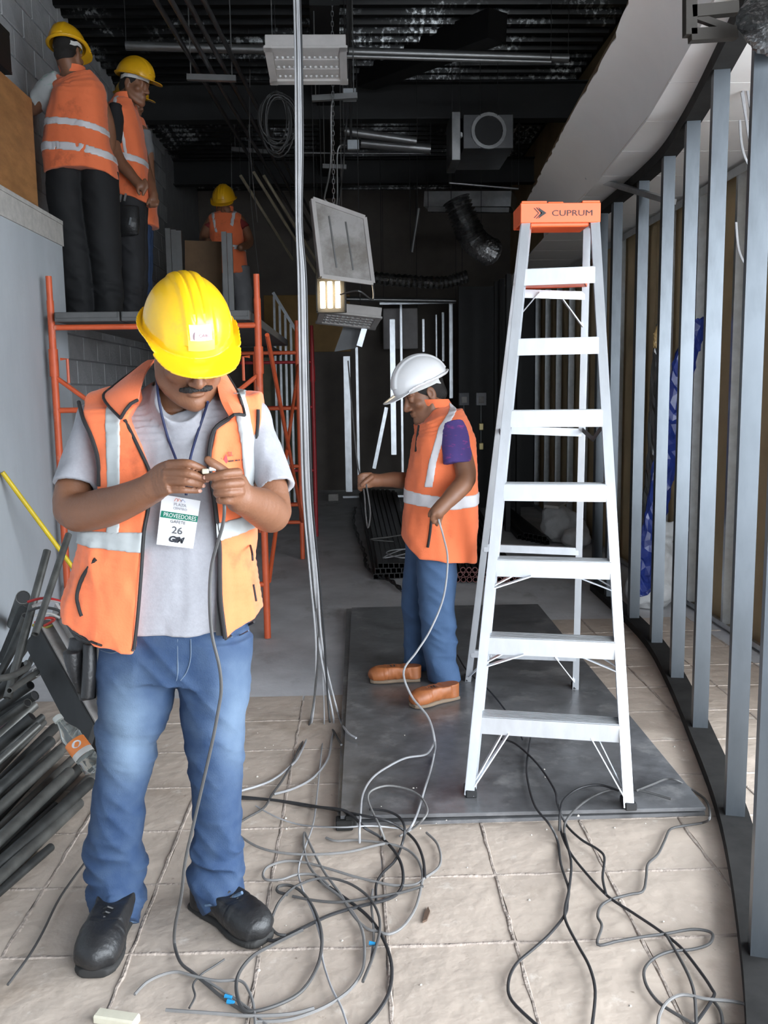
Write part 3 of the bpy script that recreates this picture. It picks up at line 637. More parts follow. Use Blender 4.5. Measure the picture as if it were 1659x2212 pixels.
# electrical boxes with outlets hanging at far right
for k, (x, Y) in enumerate(((1002, 11.53), (1039, 11.53))):
    t = thing('switch_box', ('grey switch box on the dark far wall, partly dark', 'pale grey switch box on the dark far wall, brighter one')[k], 'box')
    p = D(x, 862, Y); MB().box(p, (.13, .07, .16), None, .005).build('case', mat('switch_grey', (.2+.2*k, .2+.2*k, .22+.2*k), .5), t)
    MB().box(p - Vector((0, .04, .01)), (.07, .012, .08), None, .003).build('switch_plate', M['dirtyfix'], t)
    MB().tube([p + Vector((0, 0, -.08)), p + Vector((0, 0, -.6))], .007, 6).build('drop_conduit', M['galv'], t)
    for dz in ((.35, .6) if k else (.32,)): MB().box(p + Vector((.0, -.01, -dz)), (.06, .05, .09), None, .008).build('outlet_box', mat('brass_box', (.75, .62, .3), .3, .6), t)
for k, (x, Y) in enumerate(((1072, 10.2), (1083, 10.0), (1097, 9.6), (1120, 10.5))):
    o = MB().box((D(x, 900, Y).x, Y, 1.35), (.05, .09, 2.7)).build('dark_steel_stud', M['beam']); tag(o, ('leftmost dark steel stud in the gloom left of the ladder', 'second dark steel stud from the left in the gloom beside the ladder', 'third dark steel stud from the left in the gloom beside the ladder', 'dark steel stud closest to the ladder in the gloom')[k], 'stud', 'dark steel studs left of the ladder')
o = MB().box((1.81, 11.6, 1.4), (1.0, .06, 2.8)).build('dark_partition_panel', M['beam']); tag(o, 'dark panel standing behind the switch boxes', 'panel')
# ================================================================ figures: distance-field modelling toolkit
f32 = np.float32
_rs = np.random.RandomState(5); _lat = _rs.rand(24, 24, 24).astype(f32)
def vnoise(x, y, z):
    """smooth periodic value noise in -1..1"""
    def fr(v):
        v = np.mod(v, 24); i = np.floor(v).astype(np.int32); f = (v-i).astype(f32); return i % 24, f*f*(3-2*f)
    x, y, z = np.broadcast_arrays(x, y, z); i, u = fr(x); j, v = fr(y); k, w_ = fr(z); o = 0
    for a in (0, 1):
        for b in (0, 1):
            for c in (0, 1):
                o = o + _lat[(i+a) % 24, (j+b) % 24, (k+c) % 24]*(u if a else 1-u)*(v if b else 1-v)*(w_ if c else 1-w_)
    return o*2-1
def A3(p): return np.array([p[0], p[1], p[2]], dtype=np.float64)
class Fld:
    def __init__(s, lo, hi, h):
        s.lo = A3(lo); s.h = h; s.n = np.ceil((A3(hi)-s.lo)/h).astype(int)+1; s.a = np.full(s.n, 9.0, f32)
        s.ax = [(s.lo[i]+np.arange(s.n[i])*h).astype(f32) for i in range(3)]
    def copy(s):
        o = object.__new__(Fld); o.lo, o.h, o.n, o.ax = s.lo, s.h, s.n, s.ax; o.a = s.a.copy(); return o
    def blk(s, lo, hi):
        i0 = np.clip(np.floor((A3(lo)-s.lo)/s.h).astype(int), 0, s.n); i1 = np.clip(np.ceil((A3(hi)-s.lo)/s.h).astype(int)+1, 0, s.n)
        sl = tuple(slice(a, b) for a, b in zip(i0, i1))
        return sl, s.ax[0][sl[0]][:, None, None], s.ax[1][sl[1]][None, :, None], s.ax[2][sl[2]][None, None, :]
    def put(s, sl, d, k=0.0, op='u'):
        b = s.a[sl]
        if b.size == 0: return
        if op == 's': d = -d
        if op == 'u':
            if k > 0:
                hh = np.maximum(k-np.abs(b-d), 0)/k; s.a[sl] = np.minimum(b, d)-hh*hh*k*.25
            else: s.a[sl] = np.minimum(b, d)
        else:
            if k > 0:
                hh = np.maximum(k-np.abs(b-d), 0)/k; s.a[sl] = np.maximum(b, d)+hh*hh*k*.25
            else: s.a[sl] = np.maximum(b, d)
    def cap(s, a, b, ra, rb=None, k=0.01, op='u'):
        rb = ra if rb is None else rb; a = A3(a); b = A3(b); m = max(ra, rb)+k+3*s.h
        sl, X, Y, Z = s.blk(np.minimum(a, b)-m, np.maximum(a, b)+m); ab = b-a; L2 = max(float(ab@ab), 1e-9)
        px, py, pz = X-a[0], Y-a[1], Z-a[2]
        t = np.clip((px*ab[0]+py*ab[1]+pz*ab[2])/L2, 0, 1)
        d = np.sqrt((px-t*ab[0])**2+(py-t*ab[1])**2+(pz-t*ab[2])**2)-(ra+(rb-ra)*t); s.put(sl, d.astype(f32), k, op)
    def chain(s, P, R, k=0.004, sub=3, op='u'):
        Q = [A3(p) for p in spline(P, sub)]; n = len(P); rr = np.interp(np.linspace(0, n-1, len(Q)), range(n), R)
        m = max(R)+k+3*s.h; sl, X, Y, Z = s.blk(np.min(Q, 0)-m, np.max(Q, 0)+m); D_ = None
        for i in range(len(Q)-1):
            a, ab = Q[i], Q[i+1]-Q[i]; L2 = max(float(ab@ab), 1e-9); px, py, pz = X-a[0], Y-a[1], Z-a[2]
            t = np.clip((px*ab[0]+py*ab[1]+pz*ab[2])/L2, 0, 1)
            d = np.sqrt((px-t*ab[0])**2+(py-t*ab[1])**2+(pz-t*ab[2])**2)-(rr[i]+(rr[i+1]-rr[i])*t)
            D_ = d if D_ is None else np.minimum(D_, d)
        s.put(sl, D_.astype(f32), k, op)
    def ell(s, c, r, R=None, k=0.01, op='u'):
        c = A3(c); m = max(r)+k+3*s.h; sl, X, Y, Z = s.blk(c-m, c+m); px, py, pz = X-c[0], Y-c[1], Z-c[2]
        if R is not None: q = [px*R[i][0]+py*R[i][1]+pz*R[i][2] for i in range(3)]
        else: q = [px, py, pz]
        k0 = np.sqrt((q[0]/r[0])**2+(q[1]/r[1])**2+(q[2]/r[2])**2); k1 = np.sqrt((q[0]/r[0]**2)**2+(q[1]/r[1]**2)**2+(q[2]/r[2]**2)**2)
        s.put(sl, (k0*(k0-1)/np.maximum(k1, 1e-6)).astype(f32), k, op)
    def etube(s, secs, k=0.01, sub=4, op='u', grow=0.0, p=2.0):
        """secs: (centre, side vector, half width, half depth); elliptical (superelliptical for p>2) tube"""
        C_ = [A3(q[0]) for q in secs]; U = [A3(q[1]) for q in secs]; n = len(secs)
        V = [np.concatenate([c, u/np.linalg.norm(u), [q[2], q[3]]]) for c, u, q in zip(C_, U, secs)]; W_ = []
        for i in range(n-1):
            a, b, c, d = V[max(i-1, 0)], V[i], V[i+1], V[min(i+2, n-1)]
            for j in range(sub):
                t = j/sub; W_.append(.5*((2*b)+(c-a)*t+(2*a-5*b+4*c-d)*t*t+(3*b-a-3*c+d)*t**3))
        W_.append(V[-1]); W_ = np.array(W_); m = max(W_[:, 6].max(), W_[:, 7].max())+grow+k+3*s.h
        full = None; sl, _, _, _ = s.blk(W_[:, :3].min(0)-m, W_[:, :3].max(0)+m); o0 = [q.start for q in sl]
        D_ = np.full(s.a[sl].shape, 9.0, f32)
        for i in range(len(W_)-1):
            a, b = W_[i], W_[i+1]; ab = b[:3]-a[:3]; L = float(np.linalg.norm(ab))
            if L < 1e-6: continue
            mm = max(a[6], a[7], b[6], b[7])+grow+k+4*s.h
            s2, X, Y, Z = s.blk(np.minimum(a[:3], b[:3])-mm, np.maximum(a[:3], b[:3])+mm)
            ax = ab/L; px, py, pz = X-a[0], Y-a[1], Z-a[2]; tr = (px*ax[0]+py*ax[1]+pz*ax[2]); t = np.clip(tr/L, 0, 1)
            u = (a[3:6]+b[3:6])/2; u = u-ax*(u@ax); u /= max(np.linalg.norm(u), 1e-6); w_ = np.cross(ax, u)
            x = px*u[0]+py*u[1]+pz*u[2]; y = px*w_[0]+py*w_[1]+pz*w_[2]
            aa = a[6]+(b[6]-a[6])*t+grow; bb = a[7]+(b[7]-a[7])*t+grow
            if p == 2.0: q = np.sqrt((x/aa)**2+(y/bb)**2)
            else: q = (np.abs(x/aa)**p+np.abs(y/bb)**p)**(1/p)
            d = (q-1)*np.minimum(aa, bb); e = np.maximum(np.abs(tr-t*L)-.004-.06*min(a[6], a[7]), 0)
            d = np.where(e > 0, np.sqrt(np.maximum(d, 0)**2+e*e)+np.minimum(d, 0)*(e < 1e-5), d)
            s3 = tuple(slice(max(q_.start-o, 0), q_.stop-o) for q_, o in zip(s2, o0))
            cur = D_[s3]
            if cur.shape != d.shape:
                s2b, X, Y, Z = None, None, None, None
                d = d[tuple(slice(max(o-q_.start, 0), max(o-q_.start, 0)+cs) for q_, o, cs in zip(s2, o0, cur.shape))]
            D_[s3] = np.minimum(cur, d)
        s.put(sl, D_, k, op)
    def cut(s, fn, k=0.0, op='i', lo=None, hi=None):
        sl, X, Y, Z = s.blk(s.lo if lo is None else lo, s.lo+s.n*s.h if hi is None else hi)
        s.put(sl, np.broadcast_to(fn(X, Y, Z), s.a[sl].shape).astype(f32), k, op)
    def warp(s, fn, band=0.03):
        """add a displacement near the surface"""
        I = np.nonzero(np.abs(s.a) < band)
        s.a[I] += fn(s.ax[0][I[0]], s.ax[1][I[1]], s.ax[2][I[2]]).astype(f32)
    def front(s, x, z, ystart=None, d=-1):
        """first surface met along +y (or -y) at (x, z)"""
        i = int(round((x-s.lo[0])/s.h)); k = int(round((z-s.lo[2])/s.h)); i = min(max(i, 0), s.n[0]-1); k = min(max(k, 0), s.n[2]-1)
        col = s.a[i, :, k]; I = np.nonzero(col < 0)[0]
        if len(I) == 0: return None
        return float(s.ax[1][I[0]])
    def mesh(s, name, m, parent=None, smooth=True, tri=None):
        a = np.clip(s.a, -4*s.h, 4*s.h); g = openvdb.FloatGrid(); g.background = float(4*s.h); g.copyFromArray(np.ascontiguousarray(a), tolerance=0.0)
        pts, q = g.convertToQuads(isovalue=0.0); pts = pts*s.h+s.lo
        me = bpy.data.meshes.new(name); me.vertices.add(len(pts)); me.vertices.foreach_set('co', pts.astype(f32).ravel())
        me.loops.add(len(q)*4); me.loops.foreach_set('vertex_index', q[:, ::-1].astype(np.int32).ravel())
        me.polygons.add(len(q)); me.polygons.foreach_set('loop_start', (np.arange(len(q))*4).astype(np.int32))
        me.update(calc_edges=True); me.validate()
        if smooth: me.polygons.foreach_set('use_smooth', [True]*len(me.polygons))
        return link(name, me, m, parent)
def tpx(T):
    """traced outline (xl, yl, xr, yr, Y, half depth) -> sections"""
    out = []
    for xl, yl, xr, yr, Y, b in T:
        a, c = D(xl, yl, Y), D(xr, yr, Y); out.append(((a+c)/2, (c-a), (c-a).length/2, b))
    return out
def axes(yaw, pitch, roll):
    """head axes: yaw turns from facing -y towards +x; pitch bows; roll leans the crown towards -x"""
    f = Vector((sin(yaw)*cos(pitch), -cos(yaw)*cos(pitch), -sin(pitch))); u = Vector((sin(yaw)*sin(pitch), -cos(yaw)*sin(pitch), cos(pitch)))
    l = u.cross(f); u2 = u*cos(roll) - l*sin(roll); return f, u2, u2.cross(f)
def head(F, O, f, u, l, s=1.0, full=1.0, k=0.012):
    """a head with face: O between the ears at eye height"""
    def P(x, y, z): return Vector(O) + (l*x + f*y + u*z)*s
    R = [A3(l), A3(f), A3(u)]
    def E(c, r, k=k, op='u'): F.ell(P(*c), [q*s for q in r], R, k, op)
    E((0, -.012, .045), (.074, .094, .088)); E((0, .03, -.02), (.064*full, .066, .088)); E((0, .045, -.075), (.05*full, .05, .042))
    for sg in (-1, 1):
        F.chain([P(sg*.063*full, -.01, -.035), P(sg*.06*full, .02, -.075), P(sg*.03, .065, -.103), P(0, .08, -.106)], [.018*s, .02*s, .019*s, .02*s], .02)
        E((sg*.044*full, .062, -.022), (.026, .022, .022)); E((sg*.034, .08, .033), (.026, .014, .009), .014)
        E((sg*.031, .099, .010), (.019, .015, .011), .008, 's'); E((sg*.031, .082, .010), (.0125, .0125, .0125), .002)
        E((sg*.031, .083, .0185), (.017, .0125, .006), .004); E((sg*.031, .084, .001), (.015, .0105, .005), .004)
        E((sg*.076, -.012, .0), (.010, .022, .034), .006); E((sg*.083, -.004, .004), (.006, .012, .02), .004, 's')
        E((sg*.014, .101, -.034), (.0105, .013, .009), .006)
    F.cap(P(0, .088, .022), P(0, .118, -.027), .0085*s, .0125*s, .012); E((0, .112, -.033), (.012, .012, .010), .006)
    E((0, .094, -.058), (.027, .012, .0075), .006); E((0, .094, -.071), (.023, .012, .0075), .006); F.cap(P(-.024, .107, -.0645), P(.024, .107, -.0645), .0022*s, None, .004, 's')
    E((0, .083, -.1), (.022, .016, .015), .012)
    return P
# ---------------------------------------------------------------- hard hat, modelled in its own frame (x right, y front, z up)
def helmet_mesh(name):
    F = Fld((-.15, -.18, -.045), (.15, .235, .185), .0028)
    def shell(g): 
        o = Fld.__new__(Fld); o.__dict__.update(F.__dict__); o.a = np.full(F.n, 9.0, f32)
        o.ell((0, -.004, 0), (.112+g, .143+g, .134+g), None, 0); return o
    o = shell(0)
    X, Y, Z = F.ax[0][:, None, None], F.ax[1][None, :, None], F.ax[2][None, None, :]
    raise_ = .0055*(1/(1+np.exp((np.abs(X)-.037)/.0018)))*(Z > .02) - .0045*np.exp(-((np.abs(X)-.0125)/.0028)**2)*(1/(1+np.exp((.085-Z)/.006)))
    raise_ = raise_ + .003*np.exp(-((np.abs(X)-.085)/.012)**2)*np.exp(-((Z-.03)/.03)**2)*(Y > 0)
    body = o.a - raise_.astype(f32); inner = shell(-.005).a
    F.a = np.maximum(np.maximum(body, -.03-Z), -np.maximum(inner, -(Z+1)))
    # brim: oval plate with a long peak, sagging to the front, edge turned up along the sides
    q1 = np.sqrt((X/.128)**2+((Y+.002)/.156)**2); d1 = (q1-1)*.128
    q2 = np.sqrt((X/.108)**2+((Y-.095)/.112)**2); d2 = (q2-1)*.108
    hh = np.maximum(.03-np.abs(d1-d2), 0)/.03; d2d = np.minimum(d1, d2)-hh*hh*.03*.25
    zb = -.024*np.clip((Y-.06)/.15, 0, 1)**1.3 - .004 + .010*np.exp(-(d2d/.006)**2)*(Y < .1) - .05*(X/.128)**2*np.clip((Y-.05)/.15, 0, 1)*.4
    F.a = np.maximum(F.a, (zb-.002-Z).astype(f32))
    brim = np.maximum(np.maximum(d2d, np.abs(Z-zb)-.0026), -((np.sqrt((X/.106)**2+((Y+.004)/.137)**2)-1)*.106))
    F.a = np.minimum(F.a, brim.astype(f32))
    o = F.mesh(name, None); me = o.data; bpy.data.objects.remove(o); return me
HM = helmet_mesh('hard_hat')
M['yellow'] = layer(mat('yellow_hat_shell', (0.9, 0.52, 0.012), 0.25, var=0.08, scale=5, coat=.3), (0.6, 0.33, 0.05), 7, .62, .8)
M['yellow2'] = mat('yellow_hat_shell_worn', (0.75, 0.4, 0.01), 0.35, var=0.15)
M['white'] = mat('white_hat_shell', (0.82, 0.82, 0.83), 0.3, var=0.05, coat=.3)
M['strap'] = mat('hat_band', (0.7, 0.7, 0.68), .8)
def helmet(parent, m, O, f, u, l, up=.062, fwd=.0, tip=0.0, name='hard_hat', band=True):
    me = HM if not HM.materials else HM.copy(); me.materials.clear()
    o = link(name, me, m, parent)
    f2 = f*cos(tip)-u*sin(tip); u2 = u*cos(tip)+f*sin(tip)
    c = Vector(O)+u*up+f*fwd; Mx = Matrix(((-l.x, f2.x, u2.x, c.x), (-l.y, f2.y, u2.y, c.y), (-l.z, f2.z, u2.z, c.z), (0, 0, 0, 1)))
    if Mx.to_3x3().determinant() < 0: Mx = Matrix(((l.x, f2.x, u2.x, c.x), (l.y, f2.y, u2.y, c.y), (l.z, f2.z, u2.z, c.z), (0, 0, 0, 1)))
    o.matrix_world = Mx
    if band:
        b = MB(); ring = [Vector((.088*cos(2*pi*i/24), .105*sin(2*pi*i/24)-.004, -.012-.012*(sin(2*pi*i/24) < -.5))) for i in range(25)]
        b.sheet([[p-Vector((0, 0, .014)), p+Vector((0, 0, .014))] for p in ring]); bo = b.build('head_band', M['strap'], o, True); 
    return o, Mx
# ---------------------------------------------------------------- work boot, own frame (y forward from the heel, z up)
def boot_mesh():
    F = Fld((-.075, -.03, -.008), (.075, .33, .22), .0032)
    F.etube([((0, .0, .013), (1, 0, 0), .036, .014), ((0, .06, .013), (1, 0, 0), .041, .014), ((0, .13, .013), (1, 0, 0), .040, .014), ((0, .21, .013), (1, 0, 0), .056, .014), ((0, .27, .014), (1, 0, 0), .051, .014), ((0, .290, .015), (1, 0, 0), .036, .013)], .004, 4, 'u', 0, 3.0)
    F.cut(lambda X, Y, Z: .002-Z+0*X+0*Y, 0.0); 
    sole = F.copy(); F2 = F; F2.a = np.full(F.n, 9.0, f32)
    F2.ell((0, .235, .05), (.056, .073, .05), None, .02); F2.etube([((0, .27, .04), (1, 0, 0), .045, .034), ((0, .2, .058), (1, 0, 0), .055, .05), ((0, .13, .066), (1, 0, 0), .05, .054), ((0, .07, .075), (1, 0, 0), .05, .058)], .02)
    F2.etube([((0, .035, .02), (1, 0, 0), .043, .048), ((0, .04, .1), (1, 0, 0), .041, .055), ((0, .045, .2), (1, 0, 0), .05, .062)], .02)
    F2.cut(lambda X, Y, Z: .022-Z+0*X+0*Y, .004); F2.cut(lambda X, Y, Z: Z-.098+0*X+0*Y, .004)
    F2.warp(lambda x, y, z: .003*vnoise(x*25, y*45, z*30)*(np.abs(y-.14) < .07)); F2.warp(lambda x, y, z: .0018*np.exp(-((y-.205+.3*np.abs(x))/.003)**2))
    up = F2.mesh('boot', None); um = up.data; so = sole.mesh('sole', None); sm = so.data; bpy.data.objects.remove(up); bpy.data.objects.remove(so); return um, sm
BU, BS = boot_mesh()
def boot(parent, m, ms, heel, toe, z=0.0, s=1.0, pitch=0.0):
    me = BU.copy(); me.materials.clear(); o = link('boot', me, m, parent); d = Vector((toe[0]-heel[0], toe[1]-heel[1], 0)).normalized(); a = math.atan2(d.y, d.x)-pi/2
    o.matrix_world = Matrix.Translation((heel[0], heel[1], z)) @ Matrix.Rotation(a, 4, 'Z') @ Matrix.Rotation(pitch, 4, 'X') @ Matrix.Diagonal((s, s, s, 1))
    s2 = BS.copy(); s2.materials.clear(); link('sole', s2, ms, o)
    lc = MB()
    for i in range(3):
        y = .18-.018*i; zz = .09+.003*i; lc.tube([(-.03, y-.004, zz-.012), (0, y+.006, zz+.008), (.03, y-.004, zz-.012)], .003, 5)
    q = lc.build('laces', M['black'], o); q['kind'] = 'stuff'
    return o
# ---------------------------------------------------------------- cloth and skin
M['skin'] = layer(mat('tanned_skin', (0.2, 0.086, 0.044), 0.5, var=0.12, scale=20, bump=.12, bscale=140), (0.15, 0.062, 0.032), 9, .6, .8)
M['skin2'] = mat('brown_skin', (0.22, 0.1, 0.055), 0.5, var=0.15, scale=12)
M['hair'] = mat('black_hair', (0.012, 0.010, 0.009), 0.6, var=.3, scale=80, bump=.6, bscale=300)
M['orange'] = layer(mat('orange_vest_fleece', (0.87, 0.19, 0.068), 0.85, var=0.1, scale=6, sheen=.15, bump=.12, bscale=160), (0.42, 0.085, 0.035), 5, .6, .78)
M['stripe'] = layer(mat('reflective_grey_tape', (0.39, 0.41, 0.41), 0.5, var=0.1, scale=20), (0.28, 0.28, 0.28), 8, .58, .75)
M['silver'] = mat('reflective_silver_tape', (0.68, 0.66, 0.68), 0.45, var=0.12, scale=12)
M['piping'] = mat('black_piping', (0.014, 0.013, 0.014), .7)
M['tee'] = mat('heather_grey_jersey', (0.31, 0.31, 0.335), 0.9, var=0.12, scale=90, bump=.1, bscale=200, sheen=.1)
M['leather'] = mat('black_leather', (0.016, 0.016, 0.017), 0.45, var=.4, scale=20, bump=.2, bscale=90)
M['sole'] = mat('black_sole', (0.02, 0.019, 0.018), .8)
def denim(name, dark, light, wear=True):
    m, t, b = nt(name); L = t.links.new; b.inputs['Roughness'].default_value = .85
    tc = nd(t, 'ShaderNodeTexCoord'); n = nd(t, 'ShaderNodeTexNoise', i_Scale=18.0, i_Detail=8.0); L(tc.outputs['Object'], n.inputs['Vector'])
    at = nd(t, 'ShaderNodeAttribute', attribute_name='wear'); ad = nd(t, 'ShaderNodeMath', operation='MULTIPLY_ADD'); L(n.outputs[0], ad.inputs[0]); ad.inputs[1].default_value = .5; L(at.outputs['Fac'], ad.inputs[2])
    r = nd(t, 'ShaderNodeMapRange'); r.inputs[1].default_value = .2; r.inputs[2].default_value = 1.1; L(ad.outputs[0], r.inputs[0])
    x = nd(t, 'ShaderNodeMix', data_type='RGBA'); x.inputs[6].default_value = c4(dark); x.inputs[7].default_value = c4(light); L(r.outputs[0], x.inputs[0]); L(x.outputs[2], b.inputs['Base Color'])
    n2 = nd(t, 'ShaderNodeTexNoise', i_Scale=260.0); L(tc.outputs['Object'], n2.inputs['Vector']); bp = nd(t, 'ShaderNodeBump', i_Strength=.15, i_Distance=.01); L(n2.outputs[0], bp.inputs['Height']); L(bp.outputs[0], b.inputs['Normal'])
    return m
def set_wear(o, fn):
    me = o.data; n = len(me.vertices); co = np.empty(n*3, f32); me.vertices.foreach_get('co', co); co = co.reshape(-1, 3)
    a = me.attributes.new('wear', 'FLOAT', 'POINT'); a.data.foreach_set('value', fn(co[:, 0], co[:, 1], co[:, 2]).astype(f32))
M['denim'] = denim('blue_denim', (0.014, 0.038, 0.095), (0.125, 0.18, 0.255))
# ================================================================ the man in the yellow helmet
def zx(pts, Y): return [(D(x, y, Y).z, D(x, y, Y).x) for x, y in pts]
def xof(pts, Y):
    q = sorted(zx(pts, Y)); zs = np.array([a for a, _ in q]); xs_ = np.array([b for _, b in q]); return lambda Z: np.interp(Z, zs, xs_)
def zof(pts, Y):
    q = sorted([(D(x, y, Y).x, D(x, y, Y).z) for x, y in pts]); xs_ = np.array([a for a, _ in q]); zs = np.array([b for _, b in q]); return lambda X: np.interp(X, xs_, zs)
YM = 2.52
LO, HI = (-.93, 2.10, 0.0), (-.12, 2.76, 1.86)
B = Fld((-.86, 2.10, .10), (-.14, 2.70, 1.86), .0036)                     # skin: one continuous body
hf, hu, hl_ = axes(radians(25), radians(32), radians(5)); HO = D(406, 760, 2.415)
B.etube([(D(385, 1380, YM), (1, 0, 0), .15, .09), (D(380, 1200, YM), (1, 0, 0), .15, .09), (D(375, 1000, YM), (1, 0, 0), .165, .085), (D(372, 900, YM), (1, 0, 0), .14, .07)], .02)
B.cap(D(372, 890, 2.54), HO - hu*.05 - hf*.03, .066, .060, .02)
B.cap(D(372, 880, 2.54), D(225, 915, 2.52), .045, .042, .03); B.cap(D(372, 880, 2.54), D(530, 915, 2.52), .045, .042, .03)
hp = head(B, HO, hf, hu, hl_, 1.0, 1.08)
for knee, hip, ank in (((262, 1705), (300, 1400), (250, 1975)), ((468, 1705), (455, 1400), (475, 1935))):
    B.chain([D(*hip, YM), D(*knee, 2.48), D(*ank, 2.48)], [.085, .055, .045], .02)
B.chain([D(212, 915, 2.52), D(172, 1000, 2.49), D(158, 1100, 2.43), D(225, 1097, 2.36), D(285, 1076, 2.29), D(332, 1053, 2.245)], [.042, .044, .052, .052, .043, .036], .015, 4)
B.chain([D(540, 915, 2.52), D(573, 1000, 2.49), D(588, 1103, 2.425), D(565, 1096, 2.34), D(540, 1085, 2.275), D(519, 1076, 2.225)], [.042, .044, .052, .051, .042, .037], .015, 4)
V3 = lambda x, y, Y: D(x, y, Y)
def palm(q): B.etube([(D(a, b, Y), D(c, d, Y)-D(a, b, Y), w_, t_) for a, b, c, d, Y, w_, t_ in q], .01, 4)
palm([(328, 1053, 331, 1020, 2.248, .036, .026), (345, 1040, 350, 1000, 2.222, .043, .022), (362, 1031, 366, 1000, 2.198, .042, .014)])
palm([(520, 1076, 530, 1040, 2.225, .036, .027), (512, 1058, 516, 1020, 2.20, .042, .024), (507, 1050, 510, 1010, 2.185, .038, .018)])
FR = [((366, 1003, 2.197), (403, 1001, 2.172), (426, 1008, 2.18), (440, 1014, 2.19)), ((360, 1021, 2.195), (403, 1022, 2.166), (427, 1029, 2.176), (444, 1036, 2.19)),
      ((357, 1039, 2.197), (399, 1040, 2.172), (421, 1044, 2.182), (435, 1048, 2.194)), ((355, 1057, 2.205), (392, 1058, 2.184), (413, 1059, 2.19), (428, 1060, 2.2))]
for i, q in enumerate(FR): B.chain([V3(*p) for p in q], [.0118, .0108, .0096, .0084] if i < 3 else [.0105, .0093, .0083, .0074], .0028, 4)
B.chain([V3(345, 1046, 2.235), V3(385, 1032, 2.242), V3(420, 1024, 2.222), V3(439, 1020, 2.212)], [.015, .013, .0115, .0095], .004)
FL_ = [((514, 1021, 2.185), (490, 1023, 2.163), (466, 1029, 2.163), (447, 1031, 2.173)), ((519, 1043, 2.18), (494, 1045, 2.155), (467, 1048, 2.16), (466, 1051, 2.186)),
       ((518, 1062, 2.183), (495, 1064, 2.158), (471, 1065, 2.165), (470, 1067, 2.19)), ((511, 1079, 2.195), (494, 1081, 2.17), (475, 1081, 2.177), (476, 1080, 2.197))]
for i, q in enumerate(FL_): B.chain([V3(*p) for p in q], [.0122, .0115, .0105, .009] if i < 3 else [.011, .01, .009, .008], .0028, 4)
B.chain([V3(503, 1036, 2.2), V3(480, 1016, 2.186), V3(462, 1003, 2.18), V3(449, 993, 2.18)], [.016, .013, .0118, .0095], .006)
man = B.mesh('person', M['skin'])
tag(man, 'foreground man in yellow helmet and open orange vest, head bowed over his hands', 'person')
M['nail'] = mat('fingernail', (0.6, 0.33, 0.25), .35)
NB = MB()
bm = bmesh.new(); bmesh.ops.create_icosphere(bm, subdivisions=2, radius=1); nail_me = bpy.data.meshes.new('fingernail'); bm.to_mesh(nail_me); bm.free(); nail_me.materials.append(M['nail'])
nail_me.polygons.foreach_set('use_smooth', [True]*len(nail_me.polygons))
for q in FR + FL_[:1]:
    p, c = V3(*q[3]), V3(*q[2]); ax = (p-c).normalized(); n = (Vector((0, 0, EYE))-p).normalized(); n = (n-ax*n.dot(ax)).normalized(); sd = ax.cross(n)
    c0 = p + ax*.002 + n*.0062; o = link('fingernail', nail_me, None, man)
    o.matrix_world = Matrix(((ax.x*.0062, sd.x*.0052, n.x*.0028, c0.x), (ax.y*.0062, sd.y*.0052, n.y*.0028, c0.y), (ax.z*.0062, sd.z*.0052, n.z*.0028, c0.z), (0, 0, 0, 1)))
# moustache, brows, hair at the temples
F = Fld(A3(HO)-.16, A3(HO)+.16, .0024)
for sg in (-1, 1):
    F.chain([hp(sg*.003, .1125, -.046), hp(sg*.020, .108, -.048), hp(sg*.039, .091, -.058)], [.006, .009, .006], .004)
F.warp(lambda x, y, z: .0018*vnoise(x*500, y*300, z*200), .01)
F.mesh('moustache', M['hair'], man)
F = Fld(A3(HO)-.16, A3(HO)+.16, .003)
F.ell(hp(0, -.02, .045), (.0785, .0965, .092), [A3(hl_), A3(hf), A3(hu)], .01)
F.cut(lambda X, Y, Z: ((X-HO.x)*hf.x+(Y-HO.y)*hf.y+(Z-HO.z)*hf.z)-.03); F.cut(lambda X, Y, Z: -((X-HO.x)*hu.x+(Y-HO.y)*hu.y+(Z-HO.z)*hu.z)-.03)
F.mesh('hair', M['hair'], man)
# helmet
hat, HX = helmet(man, M['yellow'], HO, hf, hu, hl_, .070, -.002, radians(0))
def hat_pt(x, y, z): return HX @ Vector((x, y, z))
def dome_y(x, z): return -.004+.143*sqrt(max(0, 1-(x/.112)**2-(z/.134)**2))
b = MB(); P = [[Vector((x, dome_y(x, z)+.0062, z)) for x in np.linspace(.028, -.026, 9)] for z in np.linspace(.038, .072, 6)]
b.sheet(P, .001, (0, 1, 0)); b.build('sticker', mat('white_sticker', (.85, .84, .84), .5, var=.03), hat, True)
b = MB(); P = [[Vector((x, dome_y(x, z)+.0055, z)) for x in np.linspace(.033, -.033, 9)] for z in np.linspace(.012, .092, 8)]
b.sheet(P, .0007, (0, 1, 0)); pl_ = b.build('clear_label_sleeve', mat('yellow_label_sleeve', (.85, .66, .1), .12, var=.05), hat, True)
tn = Vector((0, 1, .0)); zt = .052; yb = dome_y(0, zt)+.0105
sgn = -1 if (HX.to_3x3() @ Vector((1, 0, 0))).x < 0 else 1
text_mesh('sticker_lettering', 'CABL', .011, mat('faded_ink', (.3, .12, .14), .6), Vector((.006*sgn, dome_y(.02, zt)+.0145, zt-.004)), (sgn, 0, 0), (0, -.26, .97), parent=hat, sx=1.1)
b = MB(); cx_ = -.019*sgn
b.prism([Vector((cx_+sgn*(-.004*cos(t)), dome_y(.02, zt)+.0145, zt+.011*sin(t))) for t in np.linspace(-pi/2, pi/2, 9)] + [Vector((cx_+sgn*(-.0005*cos(t)+.001), dome_y(.02, zt)+.0145, zt+.0105*sin(t))) for t in np.linspace(pi/2, -pi/2, 9)], (0, .0006, 0))
b.build('sticker_emblem', mat('faded_dark', (.2, .13, .15), .6), hat)
